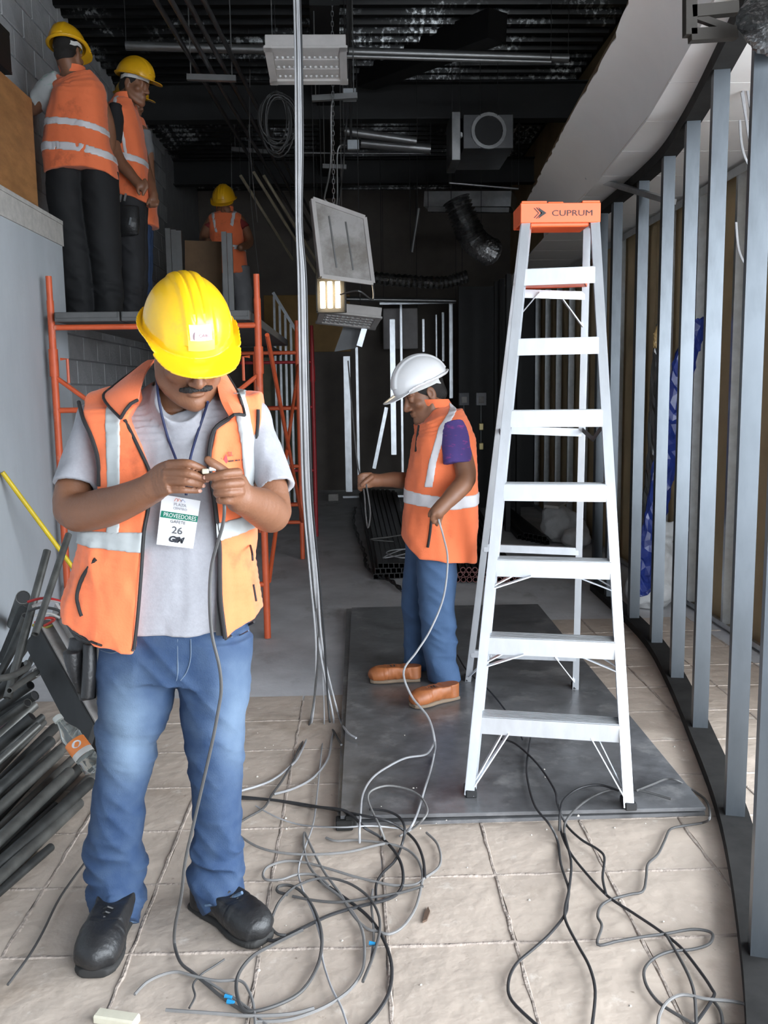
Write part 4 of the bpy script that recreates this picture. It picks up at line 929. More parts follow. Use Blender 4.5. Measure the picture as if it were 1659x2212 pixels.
# ---------------------------------------------------------------- T-shirt
T = Fld(LO, HI, .0046)
TS_ = [(205, 880, 530, 880, YM, .075), (205, 930, 540, 930, YM, .108), (205, 1000, 545, 1000, 2.515, .125), (205, 1100, 540, 1100, 2.51, .132), (205, 1200, 538, 1200, 2.505, .14), (203, 1300, 536, 1300, 2.505, .14), (207, 1395, 534, 1395, 2.505, .132)]
T.etube(tpx(TS_), .02, 4, 'u', -.006, 2.5)
T.cap(D(372, 880, 2.54), D(215, 905, 2.52), .056, .053, .03); T.cap(D(372, 880, 2.54), D(540, 905, 2.52), .056, .053, .03)
SL = [[(172, 895, 240, 905, 2.52, .052), (146, 955, 218, 985, 2.5, .064), (117, 1032, 213, 1058, 2.455, .066)], [(505, 900, 568, 893, 2.52, .052), (533, 990, 604, 955, 2.5, .064), (556, 1060, 634, 1037, 2.455, .064)]]
for q in SL: T.etube(tpx(q), .025)
hem = zof([(150, 1378), (300, 1376), (380, 1380), (440, 1377), (480, 1372), (560, 1376)], 2.37)
T.cut(lambda X, Y, Z: hem(X)-Z+0*Y, .006)
T.cap(D(372, 878, 2.545), D(388, 872, 2.47), .084, .080, .03); T.cap(D(372, 905, 2.545), HO - hu*.05 - hf*.02, .072, .074, .004, 's'); T.cap(D(386, 862, 2.40), HO - hu*.04 + hf*.01, .062, .085, .006, 's')
for q in SL:
    e = tuple(a*.35+b*.65 for a, b in zip(q[1], q[2])); e2 = tuple(b+(b-a)*.3 for a, b in zip(q[1], q[2]))
    T.etube([(c[0], c[1], c[2]-.014, c[3]-.014) for c in tpx([e, e2])], .003, 3, 's')
T.warp(lambda x, y, z: .004*vnoise(x*22, y*18, z*9)+.0028*vnoise(x*40+3, y*30, z*16))
tee = T.mesh('tshirt', M['tee'], man)
# ---------------------------------------------------------------- vest
Vv = Fld(LO, HI, .0046)
VS = [(175, 875, 560, 878, YM, .085), (178, 905, 562, 905, YM, .115), (192, 1000, 555, 1000, 2.515, .137), (202, 1100, 547, 1100, 2.51, .145), (195, 1170, 541, 1165, 2.505, .15), (176, 1236, 545, 1230, 2.505, .155), (158, 1300, 553, 1290, 2.505, .155), (150, 1350, 556, 1340, 2.505, .155), (150, 1420, 556, 1415, 2.505, .152)]
Vv.etube(tpx(VS), .02, 4, 'u', .006, 2.6)
Vv.cap(D(372, 868, 2.54), D(195, 900, 2.52), .072, .064, .03); Vv.cap(D(372, 868, 2.54), D(545, 905, 2.52), .072, .064, .03)
vh = zof([(140, 1350), (155, 1362), (220, 1393), (289, 1404), (388, 1404), (487, 1380), (554, 1340), (570, 1335)], 2.37)
Vv.cut(lambda X, Y, Z: vh(X)-Z+0*Y, .005)
EL = [(300, 840), (285, 870), (268, 905), (300, 965), (323, 1022), (321, 1060), (320, 1097), (311, 1145), (304, 1245), (290, 1404), (288, 1430)]
ER = [(466, 840), (480, 875), (494, 905), (463, 929), (452, 987), (463, 1077), (474, 1175), (476, 1300), (487, 1380), (489, 1430)]
eL, eR = xof(EL, 2.37), xof(ER, 2.37)
Vv.warp(lambda x, y, z: -.004+.013*(np.abs(vnoise(x*15+1, y*10, z*5+x*4))-.3)+.0035*vnoise(x*34, y*30, z*20+5))
Vb = Vv.copy()
def opening(X, Y, Z): return np.maximum(np.maximum(eL(Z)-X, X-eR(Z)), Y-2.52)
Vv.cut(opening, .004, 's')
Vv.cap(D(386, 850, 2.42), D(374, 820, 2.62), .094, .092, .008, 's')
AH = [[(145, 900, 180, 905), (165, 960, 200, 950), (182, 1010, 214, 1000), (205, 1060, 216, 1050)], None]
def armhole(side):
    if side < 0:
        e = xof([(168, 868), (180, 905), (198, 945), (212, 995), (214, 1060), (206, 1090)], 2.42); return lambda X, Y, Z: np.maximum(X-e(Z), D(0, 1085, 2.45).z-Z+0*Y)
    e = xof([(560, 880), (560, 905), (557, 940), (552, 990), (552, 1050), (556, 1085)], 2.42); return lambda X, Y, Z: np.maximum(e(Z)-X, D(0, 1075, 2.45).z-Z+0*Y)
for sd in (-1, 1): Vv.cut(armhole(sd), .006, 's')
vest = Vv.mesh('vest', M['orange'], man)
def onvest(x, y, lift=.004, F_=None, Yg=2.38):
    p = D(x, y, Yg)
    for _ in range(4):
        yy = (F_ or Vb).front(p.x, p.z)
        if yy is None: break
        p = D(x, y, yy)
    return p - Vector((0, lift, 0))
def band(name, region, parent, F_, m, lift=.0035):
    o = F_.copy(); o.a = o.a-lift; o.a = np.maximum(o.a, -(F_.a+.004)); o.cut(region); return o.mesh(name, m, parent)
VO = Vv
def strip(xa, xb):
    ea, eb = xof(xa, 2.38), xof(xb, 2.38); zl = D(0, 1160, 2.38).z
    return lambda X, Y, Z: np.maximum(np.maximum(np.maximum(ea(Z)-X, X-eb(Z)), zl-Z), Y-2.56)
band('reflective_stripe', strip([(232, 840), (221, 880), (226, 960), (232, 1060), (232, 1180)], [(268, 840), (257, 900), (260, 960), (262, 1060), (262, 1180)]), vest, VO, M['stripe'])
band('reflective_stripe', strip([(490, 840), (503, 893), (517, 960), (525, 1045), (525, 1180)], [(518, 840), (532, 885), (545, 960), (547, 1040), (545, 1180)]), vest, VO, M['stripe'])
zt_, zb_ = zof([(150, 1150), (310, 1146), (474, 1128), (545, 1116), (570, 1112)], 2.38), zof([(150, 1180), (310, 1190), (476, 1168), (545, 1150), (570, 1146)], 2.38)
band('reflective_stripe', lambda X, Y, Z: np.maximum(Z-zt_(X), zb_(X)-Z)+0*Y, vest, VO, M['stripe'], .0042)
def edge_tube(name, pts, r, parent, m=None, F_=None, n=4, lift=.003):
    q = [onvest(x, y, lift, F_) for x, y in pts]; return MB().tube(spline(q, n), r, 7).build(name, m or M['piping'], parent, True)
edge_tube('zip_edge', [(270, 907), (300, 967), (325, 1024), (322, 1060), (321, 1097), (312, 1145), (308, 1200), (305, 1245), (298, 1330), (290, 1402)], .0048, vest)
edge_tube('zip_edge', [(494, 905), (463, 930), (452, 987), (457, 1040), (463, 1077), (474, 1175), (475, 1240), (477, 1300), (487, 1378)], .0065, vest)
edge_tube('hem_piping', [(158, 1362), (190, 1380), (220, 1392), (255, 1399), (289, 1403)], .0035, vest, None, None, 4, .008)
edge_tube('hem_piping', [(488, 1379), (520, 1358), (550, 1342)], .0035, vest, None, None, 4, .008)
edge_tube('armhole_piping', [(171, 868), (181, 905), (199, 945), (213, 995), (214, 1050)], .0055, vest, None, None, 4, .004)
edge_tube('armhole_piping', [(559, 884), (559, 905), (556, 940), (551, 990), (549, 1045)], .005, vest, None, None, 4, .012)
edge_tube('pocket_zip', [(208, 1207), (180, 1245), (168, 1285), (172, 1312), (178, 1330)], .006, vest)
edge_tube('pocket_zip', [(541, 1178), (545, 1195), (546, 1210)], .003, vest)
edge_tube('pocket_zip', [(548, 1262), (551, 1280), (554, 1298)], .003, vest)
b = MB()                                                       # dark lining seen at the open right edge
b.sheet([[onvest(477+i*1.2-(8+10*(i/5)), 1175+i*40, -.012), onvest(477+i*1.6, 1175+i*40, -.004)] for i in range(6)], .004, (0, 1, 0)); b.build('lining', M['piping'], vest)
def flap(name, top, bot):
    rows = []
    for (a, c) in zip(top, bot):
        p, q = D(*a), D(*c); rows.append([p, p+(q-p)*.33+Vector((0, -.012, .006)), p+(q-p)*.66+Vector((0, -.010, .005)), q])
    R = []
    cols = [spline([r[j] for r in rows], 5) for j in range(4)]
    R = [[cols[j][i] for j in range(4)] for i in range(len(cols[0]))]
    CE = Vector((0, 0, EYE))
    for row in R:
        for j in range(1, 4):
            for _ in range(3):
                ys_ = Vb.front(row[j].x, row[j].z)
                if ys_ is not None and row[j].y > ys_-.012: row[j] = CE+(row[j]-CE)*((ys_-.013)/row[j].y)
    o = MB().sheet(R, .010, (0, .7, -.3)).build(name, M['orange'], vest, True)
    o.data.polygons.foreach_set('use_smooth', [True]*len(o.data.polygons))
    MB().tube([r[3]+Vector((0, -.002, 0)) for r in R], .004, 6).build('collar_piping', M['piping'], o); MB().tube([R[-1][j]+Vector((0, -.003, 0)) for j in range(4)], .0045, 6).build('collar_piping', M['piping'], o)
    return o
flap('collar', [(334, 776, 2.56), (316, 800, 2.49), (304, 832, 2.42), (298, 864, 2.375)], [(296, 796, 2.58), (243, 836, 2.52), (224, 860, 2.42), (261, 904, 2.36)])
flap('collar', [(468, 806, 2.5), (470, 836, 2.44), (478, 868, 2.39), (497, 902, 2.365)], [(490, 808, 2.54), (514, 848, 2.50), (524, 876, 2.43), (529, 897, 2.385)])
# printed mark on the chest
e0 = onvest(500, 985, .006); rgt = (onvest(520, 984, .006)-onvest(482, 988, .006)).normalized(); upv = Vector((0, -.1, 1)).normalized()
M['redink'] = mat('faded_red_ink', (.55, .06, .07), .8, var=.3); M['grime'] = mat('dark_ink', (.07, .03, .025), .8)
b = MB(); c = onvest(484, 993, .006)
b.prism([c-rgt*.0, c+rgt*.007+upv*.016, c+rgt*.011-upv*.004, c+rgt*.006-upv*.012], rgt.cross(upv)*-.0008); b.prism([c-rgt*.02+upv*.002, c-rgt*.006+upv*.006, c+rgt*.004-upv*.012, c-rgt*.006-upv*.010], rgt.cross(upv)*-.0008)
b.build('chest_emblem', M['redink'], vest)
text_mesh('chest_lettering', 'SI.', .017, M['redink'], onvest(499, 985, .007), rgt, upv, parent=vest, align='CENTER')
b = MB()
for i, w_ in enumerate((.009, .005, .007, .004, .006)): b.beam(onvest(494, 996, .007)+rgt*(.009*i), onvest(494, 996, .007)+rgt*(.009*i+w_), .001, .0035, upv)
b.build('chest_print_line', M['grime'], vest)['kind'] = 'stuff'
# ---------------------------------------------------------------- jeans
J = Fld(LO, HI, .0046)
J.etube(tpx([(222, 1340, 536, 1340, 2.505, .12), (216, 1390, 541, 1385, 2.505, .122), (209, 1450, 540, 1445, 2.505, .122)]), .01)
J.etube(tpx([(212, 1390, 384, 1390, 2.505, .112), (207, 1470, 381, 1470, 2.5, .108), (208, 1560, 357, 1560, 2.49, .1), (210, 1640, 333, 1640, 2.475, .088), (203, 1705, 316, 1705, 2.465, .08), (193, 1790, 313, 1790, 2.475, .078), (185, 1860, 315, 1860, 2.485, .078), (189, 1925, 316, 1925, 2.47, .082), (204, 1984, 299, 1996, 2.42, .097)]), .02)
J.etube(tpx([(375, 1390, 541, 1385, 2.505, .112), (383, 1470, 539, 1455, 2.5, .108), (400, 1590, 533, 1565, 2.49, .098), (409, 1660, 527, 1625, 2.475, .088), (414, 1710, 521, 1700, 2.47, .08), (418, 1790, 522, 1785, 2.48, .078), (410, 1868, 527, 1858, 2.49, .08), (413, 1915, 526, 1900, 2.48, .084), (438, 1962, 527, 1934, 2.46, .09)]), .02)
def fold(x, y, z, fx, fz, sl): return (np.abs(vnoise(x*fx, y*fx*.8+3, z*fz+x*sl))-.3)
J.warp(lambda x, y, z: .030*fold(x, y, z, 7, 22, 3)*np.exp(-((z-.17)/.13)**2)+.018*fold(x, y, z, 6, 16, 9)*np.exp(-((z-.53)/.11)**2)+.008*fold(x, y, z, 9, 14, 16)+.010*fold(x, y, z, 6, 20, -10)*np.exp(-((z-.9)/.07)**2), .045)
jeans = J.mesh('jeans', M['denim'], man)
def wear(x, y, z):
    lx, rx_ = D(275, 1560, 2.4), D(495, 1560, 2.4)
    w = .75*np.exp(-((x-lx.x)/.06)**2-((z-lx.z)/.13)**2)+.6*np.exp(-((x-rx_.x-.02)/.05)**2-((z-lx.z)/.15)**2)
    w += .35*np.exp(-((x-D(285, 1740, 2.4).x)/.05)**2-((z-.5)/.06)**2)+.3*np.exp(-((z-.93)/.03)**2)*np.exp(-(((x-D(375, 0, 2.4).x))/.12)**2)
    return w*(y < 2.52)
set_wear(jeans, wear)
M['hem'] = mat('frayed_hem', (.1, .16, .25), .9, var=.5, scale=120)
M['stitch'] = mat('pale_stitching', (.1, .14, .2), .8)
edge_tube('fly_seam', [(384, 1380), (384, 1420), (384, 1455), (381, 1472)], .0022, jeans, M['stitch'], J, 4, .001)
edge_tube('fly_seam', [(412, 1380), (412, 1420), (404, 1450), (390, 1470)], .0016, jeans, M['stitch'], J, 4, .001)
edge_tube('pocket_seam', [(218, 1404), (240, 1410), (262, 1405)], .002, jeans, M['stitch'], J, 4, .001)
edge_tube('pocket_seam', [(498, 1376), (518, 1372), (537, 1362)], .002, jeans, M['stitch'], J, 4, .001)
0 and edge_tube('leg_seam', [(392, 1510), (412, 1590), (420, 1660), (426, 1710)], .0016, jeans, M['stitch'], J, 4, .001)
edge_tube('hem', [(212, 1976), (240, 1984), (270, 1989), (295, 1989)], .005, jeans, M['hem'], J, 4, .0005)
edge_tube('hem', [(444, 1955), (470, 1950), (500, 1939), (523, 1928)], .005, jeans, M['hem'], J, 4, .0005)
# boots
boot(man, M['leather'], M['sole'], G(250, 1992)+Vector((.014, .055, 0)), G(199, 2120), 0.0, 1.06)
boot(man, M['leather'], M['sole'], G(448, 1966)+Vector((-.03, .02, 0)), G(560, 2036), 0.0, 1.0)
# tool pouch on the belt
F = Fld(A3(D(175, 1440, 2.5))-.2, A3(D(175, 1440, 2.5))+.2, .004)
F.etube(tpx([(150, 1380, 215, 1385, 2.5, .03), (150, 1420, 215, 1440, 2.49, .028), (172, 1500, 208, 1512, 2.48, .02)]), .01)
F.etube(tpx([(137, 1405, 178, 1415, 2.47, .028), (145, 1440, 178, 1445, 2.47, .026), (166, 1490, 176, 1492, 2.47, .012)]), .006)
F.etube(tpx([(180, 1395, 208, 1395, 2.45, .018), (178, 1450, 208, 1450, 2.44, .02), (176, 1500, 204, 1505, 2.44, .022)]), .006)
pc = F.mesh('tool_pouch', M['leather'], man)
MB().tube([D(213, 1392, 2.44), D(215, 1450, 2.44), D(212, 1510, 2.45)], .006, 8).build('hammer_handle', mat('grey_handle', (.07, .065, .06), .5), pc)
MB().tube(spline([D(146, 1345, 2.52), D(172, 1378, 2.44), D(216, 1390, 2.41), D(262, 1398, 2.40)], 5), .008, 8).build('belt', M['leather'], pc)
# lanyard and badge
M['navy'] = mat('navy_cord', (.012, .02, .07), .7)
lan = MB().tube(spline([D(338, 800, 2.46), D(341, 850, 2.392), onvest(352, 900, .01, T), onvest(366, 950, .01, T), D(380, 992, 2.355), D(396, 1035, 2.33), D(402, 1070, 2.325)], 5), .0036, 7).build('lanyard', M['navy'], man, True)
MB().tube(spline([D(449, 868, 2.395), onvest(440, 900, .01, T), onvest(425, 945, .01, T), D(411, 990, 2.355), D(404, 1035, 2.33), D(402, 1070, 2.325)], 5), .0036, 7).build('lanyard', M['navy'], man, True)
Yb = 2.328; q = [D(350, 1068, Yb), D(433, 1082, Yb), D(417, 1185, Yb), D(338, 1176, Yb)]
bx = (q[1]-q[0]).normalized(); by = (q[0]-q[3]).normalized(); bn = bx.cross(by); 
if bn.y > 0: bn = -bn
bd_ = MB().prism([q[0], q[1], q[2], q[3]], -bn*.001).build('badge', mat('badge_card', (.82, .82, .84), .35, var=.03), man)
g0, g1 = D(349, 1103, Yb-.0012), D(428, 1115, Yb-.0012); g2, g3 = D(426, 1128, Yb-.0012), D(346, 1117, Yb-.0012)
MB().prism([g0, g1, g2, g3], bn*.0006).build('badge_band', mat('badge_green', (.0, .19, .12), .5), bd_)
mid = (g2+g3)/2+bn*.0012; tx = (g1-g0).normalized(); ty = bn.cross(tx); ty = ty if ty.z > 0 else -ty
ink = mat('badge_ink', (.09, .09, .1), .6)
def btext(s_, x, y, size, m, sh=0.0, bold=0.0, sx=1.0): text_mesh('badge_lettering', s_, size, m, D(x, y, Yb-.0016)+bn*.0008, tx, ty, .0003, bd_, 'CENTER', sh, sx, bold)
btext('PROVEEDORES', 388, 1120, .0155, mat('badge_white', (.85, .87, .85), .5), 0, 0, .82)
btext('GAFETE', 384, 1131, .0115, ink); btext('26', 382, 1153, .026, ink, 0, .0003, 1.1); btext('GiM', 379, 1171, .021, mat('badge_dark', (.02, .022, .03), .5), .25, .0011, 1.05)
btext('PLAZA', 389, 1094, .011, mat('badge_grey', (.4, .4, .45), .6)); btext('CENTRO', 389, 1102, .009, mat('badge_grey', (.4, .4, .45), .6))
for dx, c in ((-7, (.85, .3, .25)), (-1, (.85, .42, .35)), (7, (.45, .5, .7))):
    MB().tube(spline([D(389+dx-5, 1084+dx*.2, Yb-.0018), D(389+dx-1, 1078+dx*.2, Yb-.0018), D(389+dx+4, 1084+dx*.2, Yb-.0018)], 4), .0009, 5).build('badge_logo_stroke', mat('logo_stroke', c, .5), bd_)
MB().prism([p+bn*.0022 for p in (D(330, 1062, Yb), D(441, 1080, Yb), D(422, 1194, Yb), D(328, 1184, Yb))], -bn*.0004) if False else None
# ================================================================ the other workers
M['purple'] = layer(mat('purple_print_cotton', (0.075, 0.045, 0.2), .85, var=.1), (0.28, 0.045, 0.22), 22, .56, .66, stretch=(1, 1, 2.5))
M['whitetee'] = layer(mat('pale_striped_cotton', (0.5, 0.52, 0.52), .85, var=.1), (0.12, 0.36, 0.25), 9, .6, .68, stretch=(1, 1, 5))
M['blackcloth'] = mat('black_cotton', (0.012, 0.012, 0.014), .85, var=.3)
M['greycloth'] = mat('grey_cotton', (0.2, 0.2, 0.21), .85)
M['redcloth'] = mat('dark_red_cotton', (0.2, 0.02, 0.02), .85)
M['darktrousers'] = mat('black_trousers', (0.006, 0.0065, 0.008), .8, var=.4, scale=14)
M['greytrousers'] = mat('charcoal_trousers', (0.018, 0.018, 0.021), .8, var=.4, scale=12)
M['navyjeans'] = mat('navy_denim', (0.03, 0.06, 0.14), .85, var=.3)
M['jeans2'] = denim('blue_work_denim', (0.02, 0.05, 0.12), (0.07, 0.13, 0.24))
M['brownboot'] = mat('orange_brown_leather', (0.34, 0.11, 0.035), .5, var=.3, scale=12); M['tansole'] = mat('tan_sole', (.22, .16, .11), .8)
def worker(label, Y, lo, hi, hd, neck, vest, hem, shoulders, arms, sleeves, sleeve_mat, legs, leg_mat, boots, hat_mat, stripes, group=None, h=.0065, skin='skin2', hands=(), boot_mats=None, p=2.5, hair=True, zip_=None):
    B = Fld(lo, hi, h); HO, yaw, pit, rol = hd; f, u, l = axes(radians(yaw), radians(pit), radians(rol))
    secs = tpx(vest); B.etube([(c, a, w_*.82, d_*.82) for c, a, w_, d_ in secs[:-2]], .02)
    B.cap(neck, HO-u*.05-f*.03, .064, .058, .02); hp = head(B, HO, f, u, l, 1.0, 1.0, .014)
    for s_ in shoulders: B.cap(neck, s_, .05, .05, .03)
    for P, R in arms: B.chain(P, R, .015, 3)
    for P, R in hands: B.chain(P, R, .004, 3)
    for L_ in legs:
        q = tpx(L_); B.chain([c for c, _, _, _ in q], [max(.035, min(w_, d_)*.72) for _, _, w_, d_ in q], .02)
    o = B.mesh('person', M[skin]); tag(o, label, 'person', group)
    if hair:
        F = Fld(A3(HO)-.15, A3(HO)+.15, .005); F.ell(HO-f*.018+u*.045, (.079, .097, .093), [A3(l), A3(f), A3(u)], .01); F.ell(HO-f*.06-u*.02, (.066, .05, .05), [A3(l), A3(f), A3(u)], .02)
        F.cut(lambda X, Y_, Z: ((X-HO.x)*f.x+(Y_-HO.y)*f.y+(Z-HO.z)*f.z)-.035-.3*((X-HO.x)*u.x+(Y_-HO.y)*u.y+(Z-HO.z)*u.z)); F.mesh('hair', M['hair'], o)
    hat, _ = helmet(o, M[hat_mat], HO, f, u, l, .062, 0, radians(-2))
    V = Fld(lo, hi, h); V.etube(secs, .02, 4, 'u', .004, p)
    for s_ in shoulders: V.cap(neck, s_, .068, .058, .04)
    if hem:
        hz = zof(hem, Y); V.cut(lambda X, Y_, Z: hz(X)-Z+0*Y_, .006)
    V.cap(neck, HO-u*.02-f*.01, .078, .095, .012, 's')
    V.warp(lambda x, y, z: .006*vnoise(x*14, y*12, z*9)+.004*vnoise(x*26+2, y*24, z*18))
    Vc = V.copy()
    vo = V.mesh('vest', M['orange'], o)
    for S_ in stripes: band('reflective_stripe', S_, vo, Vc, M['silver'], .004)
    cr = [neck+Vector((.084*cos(t), .076*sin(t), .028)) for t in np.linspace(0, 2*pi, 17)]
    ax_ = (HO-u*.03-neck).normalized(); b = MB(); b.sheet([[c, c+ax_*.042+(c-neck).normalized()*.002] for c in cr], .006, (0, 0, 1)); b.build('collar', M['orange'], vo, True)
    for S_ in sleeves:
        T = Fld(lo, hi, h); T.etube(tpx(S_), .01); T.warp(lambda x, y, z: .004*vnoise(x*20, y*20, z*16)); T.mesh('sleeve', M[sleeve_mat], o)
    J = Fld(lo, hi, h)
    for L_ in legs: J.etube(tpx(L_), .015)
    J.warp(lambda x, y, z: .016*fold(x, y, z, 7, 20, 4)*np.exp(-((z-lo[2]-.2)/.15)**2)+.010*fold(x, y, z, 8, 14, 10), .045)
    jo = J.mesh('trousers', M[leg_mat], o)
    if leg_mat == 'jeans2': set_wear(jo, lambda x, y, z: .35+.25*vnoise(x*8, y*8, z*4))
    bm_, sm_ = boot_mats or (M['leather'], M['sole']); bs = .84 if boot_mats else .95
    for heel, toe, z in boots: boot(o, bm_, sm_, heel, toe, z, bs)
    return o, V, hp, hat, vo
def hstripe(ya, yb, xs_, Y, front=None):
    a, b = zof([(x, y) for x, y in zip(xs_, ya)], Y), zof([(x, y) for x, y in zip(xs_, yb)], Y)
    return lambda X, Y_, Z: np.maximum(Z-a(X), b(X)-Z)+0*Y_
def vstripe(xa, xb, Y, y0, y1, back=False, dep=.02):
    ea, eb = xof(xa, Y), xof(xb, Y); z0, z1 = D(0, y0, Y).z, D(0, y1, Y).z; yy = Y+dep
    return lambda X, Y_, Z: np.maximum(np.maximum(np.maximum(ea(Z)-X, X-eb(Z)), np.maximum(Z-z0, z1-Z)), (yy-Y_) if back else (Y_-yy))
# ---- worker pulling the loose cable, white helmet
Y2 = 4.45; n2 = D(942, 893, Y2)
w2, V2, hp2, hat2, vo2 = worker('worker in a white helmet and orange vest pulling a cable beside the ladder', Y2, (-.35, 4.05, .06), (.85, 4.85, 1.74),
    (D(917, 852, Y2), -76, 24, 0), n2,
    [(896, 905, 1000, 905, Y2, .15), (898, 940, 1018, 935, Y2, .19), (892, 970, 1025, 965, Y2, .195), (879, 1040, 1028, 1045, Y2, .185), (875, 1100, 1030, 1100, Y2, .185), (870, 1153, 1030, 1153, Y2, .19), (872, 1225, 1024, 1235, Y2, .185)],
    [(860, 1140), (875, 1170), (902, 1197), (967, 1202), (1020, 1210), (1035, 1212)], [D(978, 925, Y2-.15), D(965, 920, Y2+.15)],
    [([D(980, 930, Y2-.17), D(998, 985, Y2-.2), D(1006, 1034, Y2-.24), D(980, 1068, Y2-.3), D(957, 1092, Y2-.33)], [.052, .05, .048, .042, .032]),
     ([D(950, 925, Y2+.17), D(915, 985, Y2+.2), D(893, 1035, Y2+.16), D(850, 1036, Y2+.1), D(815, 1038, Y2+.05)], [.05, .048, .045, .04, .030])],
    [[(950, 925, 1004, 918, Y2-.16, .062), (953, 955, 1014, 945, Y2-.185, .068), (956, 1003, 1020, 990, Y2-.205, .068)]], 'purple',
    [[(896, 1180, 990, 1180, Y2-.05, .10), (900, 1240, 987, 1240, Y2-.06, .1), (905, 1308, 981, 1308, Y2-.06, .085), (911, 1360, 988, 1355, Y2-.06, .08), (917, 1420, 984, 1430, Y2-.05, .075), (924, 1470, 995, 1474, Y2-.05, .09), (927, 1494, 988, 1504, Y2-.05, .09)],
     [(876, 1180, 960, 1180, Y2+.12, .10), (872, 1240, 950, 1240, Y2+.14, .1), (868, 1300, 940, 1300, Y2+.15, .085), (873, 1390, 936, 1390, Y2+.16, .075), (872, 1455, 932, 1462, Y2+.16, .085)]], 'jeans2',
    [(G(985, 1508, .05), G(893, 1528, .05), .048), (G(905, 1470, .05), G(832, 1472, .05), .048)], 'white',
    [hstripe((1052, 1058, 1066, 1060), (1083, 1085, 1092, 1086), (860, 900, 970, 1035), Y2),
     vstripe([(968, 880), (940, 920), (920, 990), (908, 1060)], [(984, 880), (956, 920), (936, 990), (925, 1060)], Y2, 880, 1060)], None, .0055,
    hands=[([D(957, 1092, Y2-.33), D(944, 1106, Y2-.345)], [.036, .034]), ([D(946, 1100, Y2-.36), D(936, 1112, Y2-.37), D(932, 1122, Y2-.36)], [.011, .0095, .008]), ([D(945, 1108, Y2-.35), D(936, 1120, Y2-.36), D(936, 1129, Y2-.35)], [.011, .0095, .008]), ([D(949, 1112, Y2-.34), D(942, 1126, Y2-.345), D(944, 1134, Y2-.34)], [.011, .0095, .008]), ([D(954, 1114, Y2-.33), D(950, 1127, Y2-.33), D(952, 1133, Y2-.33)], [.010, .0085, .007]), ([D(942, 1098, Y2-.33), D(931, 1106, Y2-.34), D(928, 1114, Y2-.345)], [.012, .011, .009]),
           ([D(815, 1038, Y2+.05), D(797, 1037, Y2+.03)], [.034, .036])] + [([D(800, 1025+i*8, Y2+.02), D(784, 1026+i*8, Y2-.0), D(776, 1030+i*8, Y2+.01), D(780, 1034+i*8, Y2+.04)], [.0125, .0115, .0105, .009]) for i in range(4)] + [([D(803, 1030, Y2-.0), D(790, 1040, Y2-.02), D(782, 1048, Y2-.02)], [.013, .012, .010])],
    boot_mats=(M['brownboot'], M['tansole']))
def on2(x, y, F_=V2, Y=Y2, lift=.004):
    p = D(x, y, Y)
    for _ in range(4):
        yy = F_.front(p.x, p.z)
        if yy is None: break
        p = D(x, y, yy)
    return p-Vector((0, lift, 0))
MB().tube(spline([on2(932, 1118), on2(929, 1150), on2(924, 1182)], 5), .007, 7).build('pocket_zip', M['piping'], vo2)
MB().tube(spline([on2(x, y) for x, y in ((905, 918), (901, 945), (898, 975))], 5), .006, 7).build('zip_edge', M['piping'], vo2)
# ---- three workers on the near scaffold, one on the far one
def legs_(L1, L2): return [L1, L2]
YA = 6.3
wa, VA, _, _, va = worker('worker with his back turned on the scaffold, two silver bands across his orange vest', YA, (-2.45, 5.95, ZP+.03), (-1.45, 6.75, 3.98),
    (D(148, 120, YA), 168, 8, -6), D(160, 172, YA),
    [(118, 172, 205, 178, YA, .10), (118, 205, 226, 210, YA, .15), (104, 262, 232, 268, YA, .165), (97, 320, 240, 330, YA, .17), (100, 360, 252, 370, YA, .17), (102, 400, 256, 405, YA, .165)],
    [(80, 372), (101, 376), (189, 371), (236, 381), (258, 392)], [D(128, 182, YA), D(200, 190, YA)],
    [([D(125, 185, YA), D(95, 215, YA+.05), D(70, 235, YA+.1), D(58, 228, YA+.06)], [.055, .05, .045, .035]), ([D(205, 195, YA+.05), D(230, 260, YA+.06), D(236, 310, YA+.04), D(226, 345, YA-.02)], [.052, .048, .045, .036])],
    [[(122, 150, 140, 200, YA, .065), (92, 168, 122, 225, YA+.03, .07), (70, 195, 100, 238, YA+.08, .065)]], 'whitetee',
    [[(100, 375, 185, 375, YA, .13), (105, 450, 182, 450, YA, .12), (125, 560, 196, 560, YA, .1), (140, 650, 204, 650, YA, .09), (145, 695, 200, 698, YA, .085)], [(172, 375, 255, 380, YA+.02, .13), (180, 450, 258, 455, YA+.02, .12), (194, 560, 262, 560, YA+.03, .1), (203, 650, 266, 650, YA+.03, .09), (208, 695, 262, 698, YA+.03, .085)]], 'darktrousers',
    [(Vector((D(170, 690, YA).x, YA-.06, 0)), Vector((D(165, 690, YA).x, YA+.3, 0)), ZP), (Vector((D(235, 690, YA).x, YA-.04, 0)), Vector((D(245, 690, YA).x, YA+.3, 0)), ZP)], 'yellow2',
    [hstripe((263, 265, 272, 284), (280, 282, 288, 299), (90, 120, 180, 235), YA), hstripe((315, 317, 324, 336), (335, 336, 342, 354), (88, 120, 190, 246), YA)], None, .008)
YB = 6.85
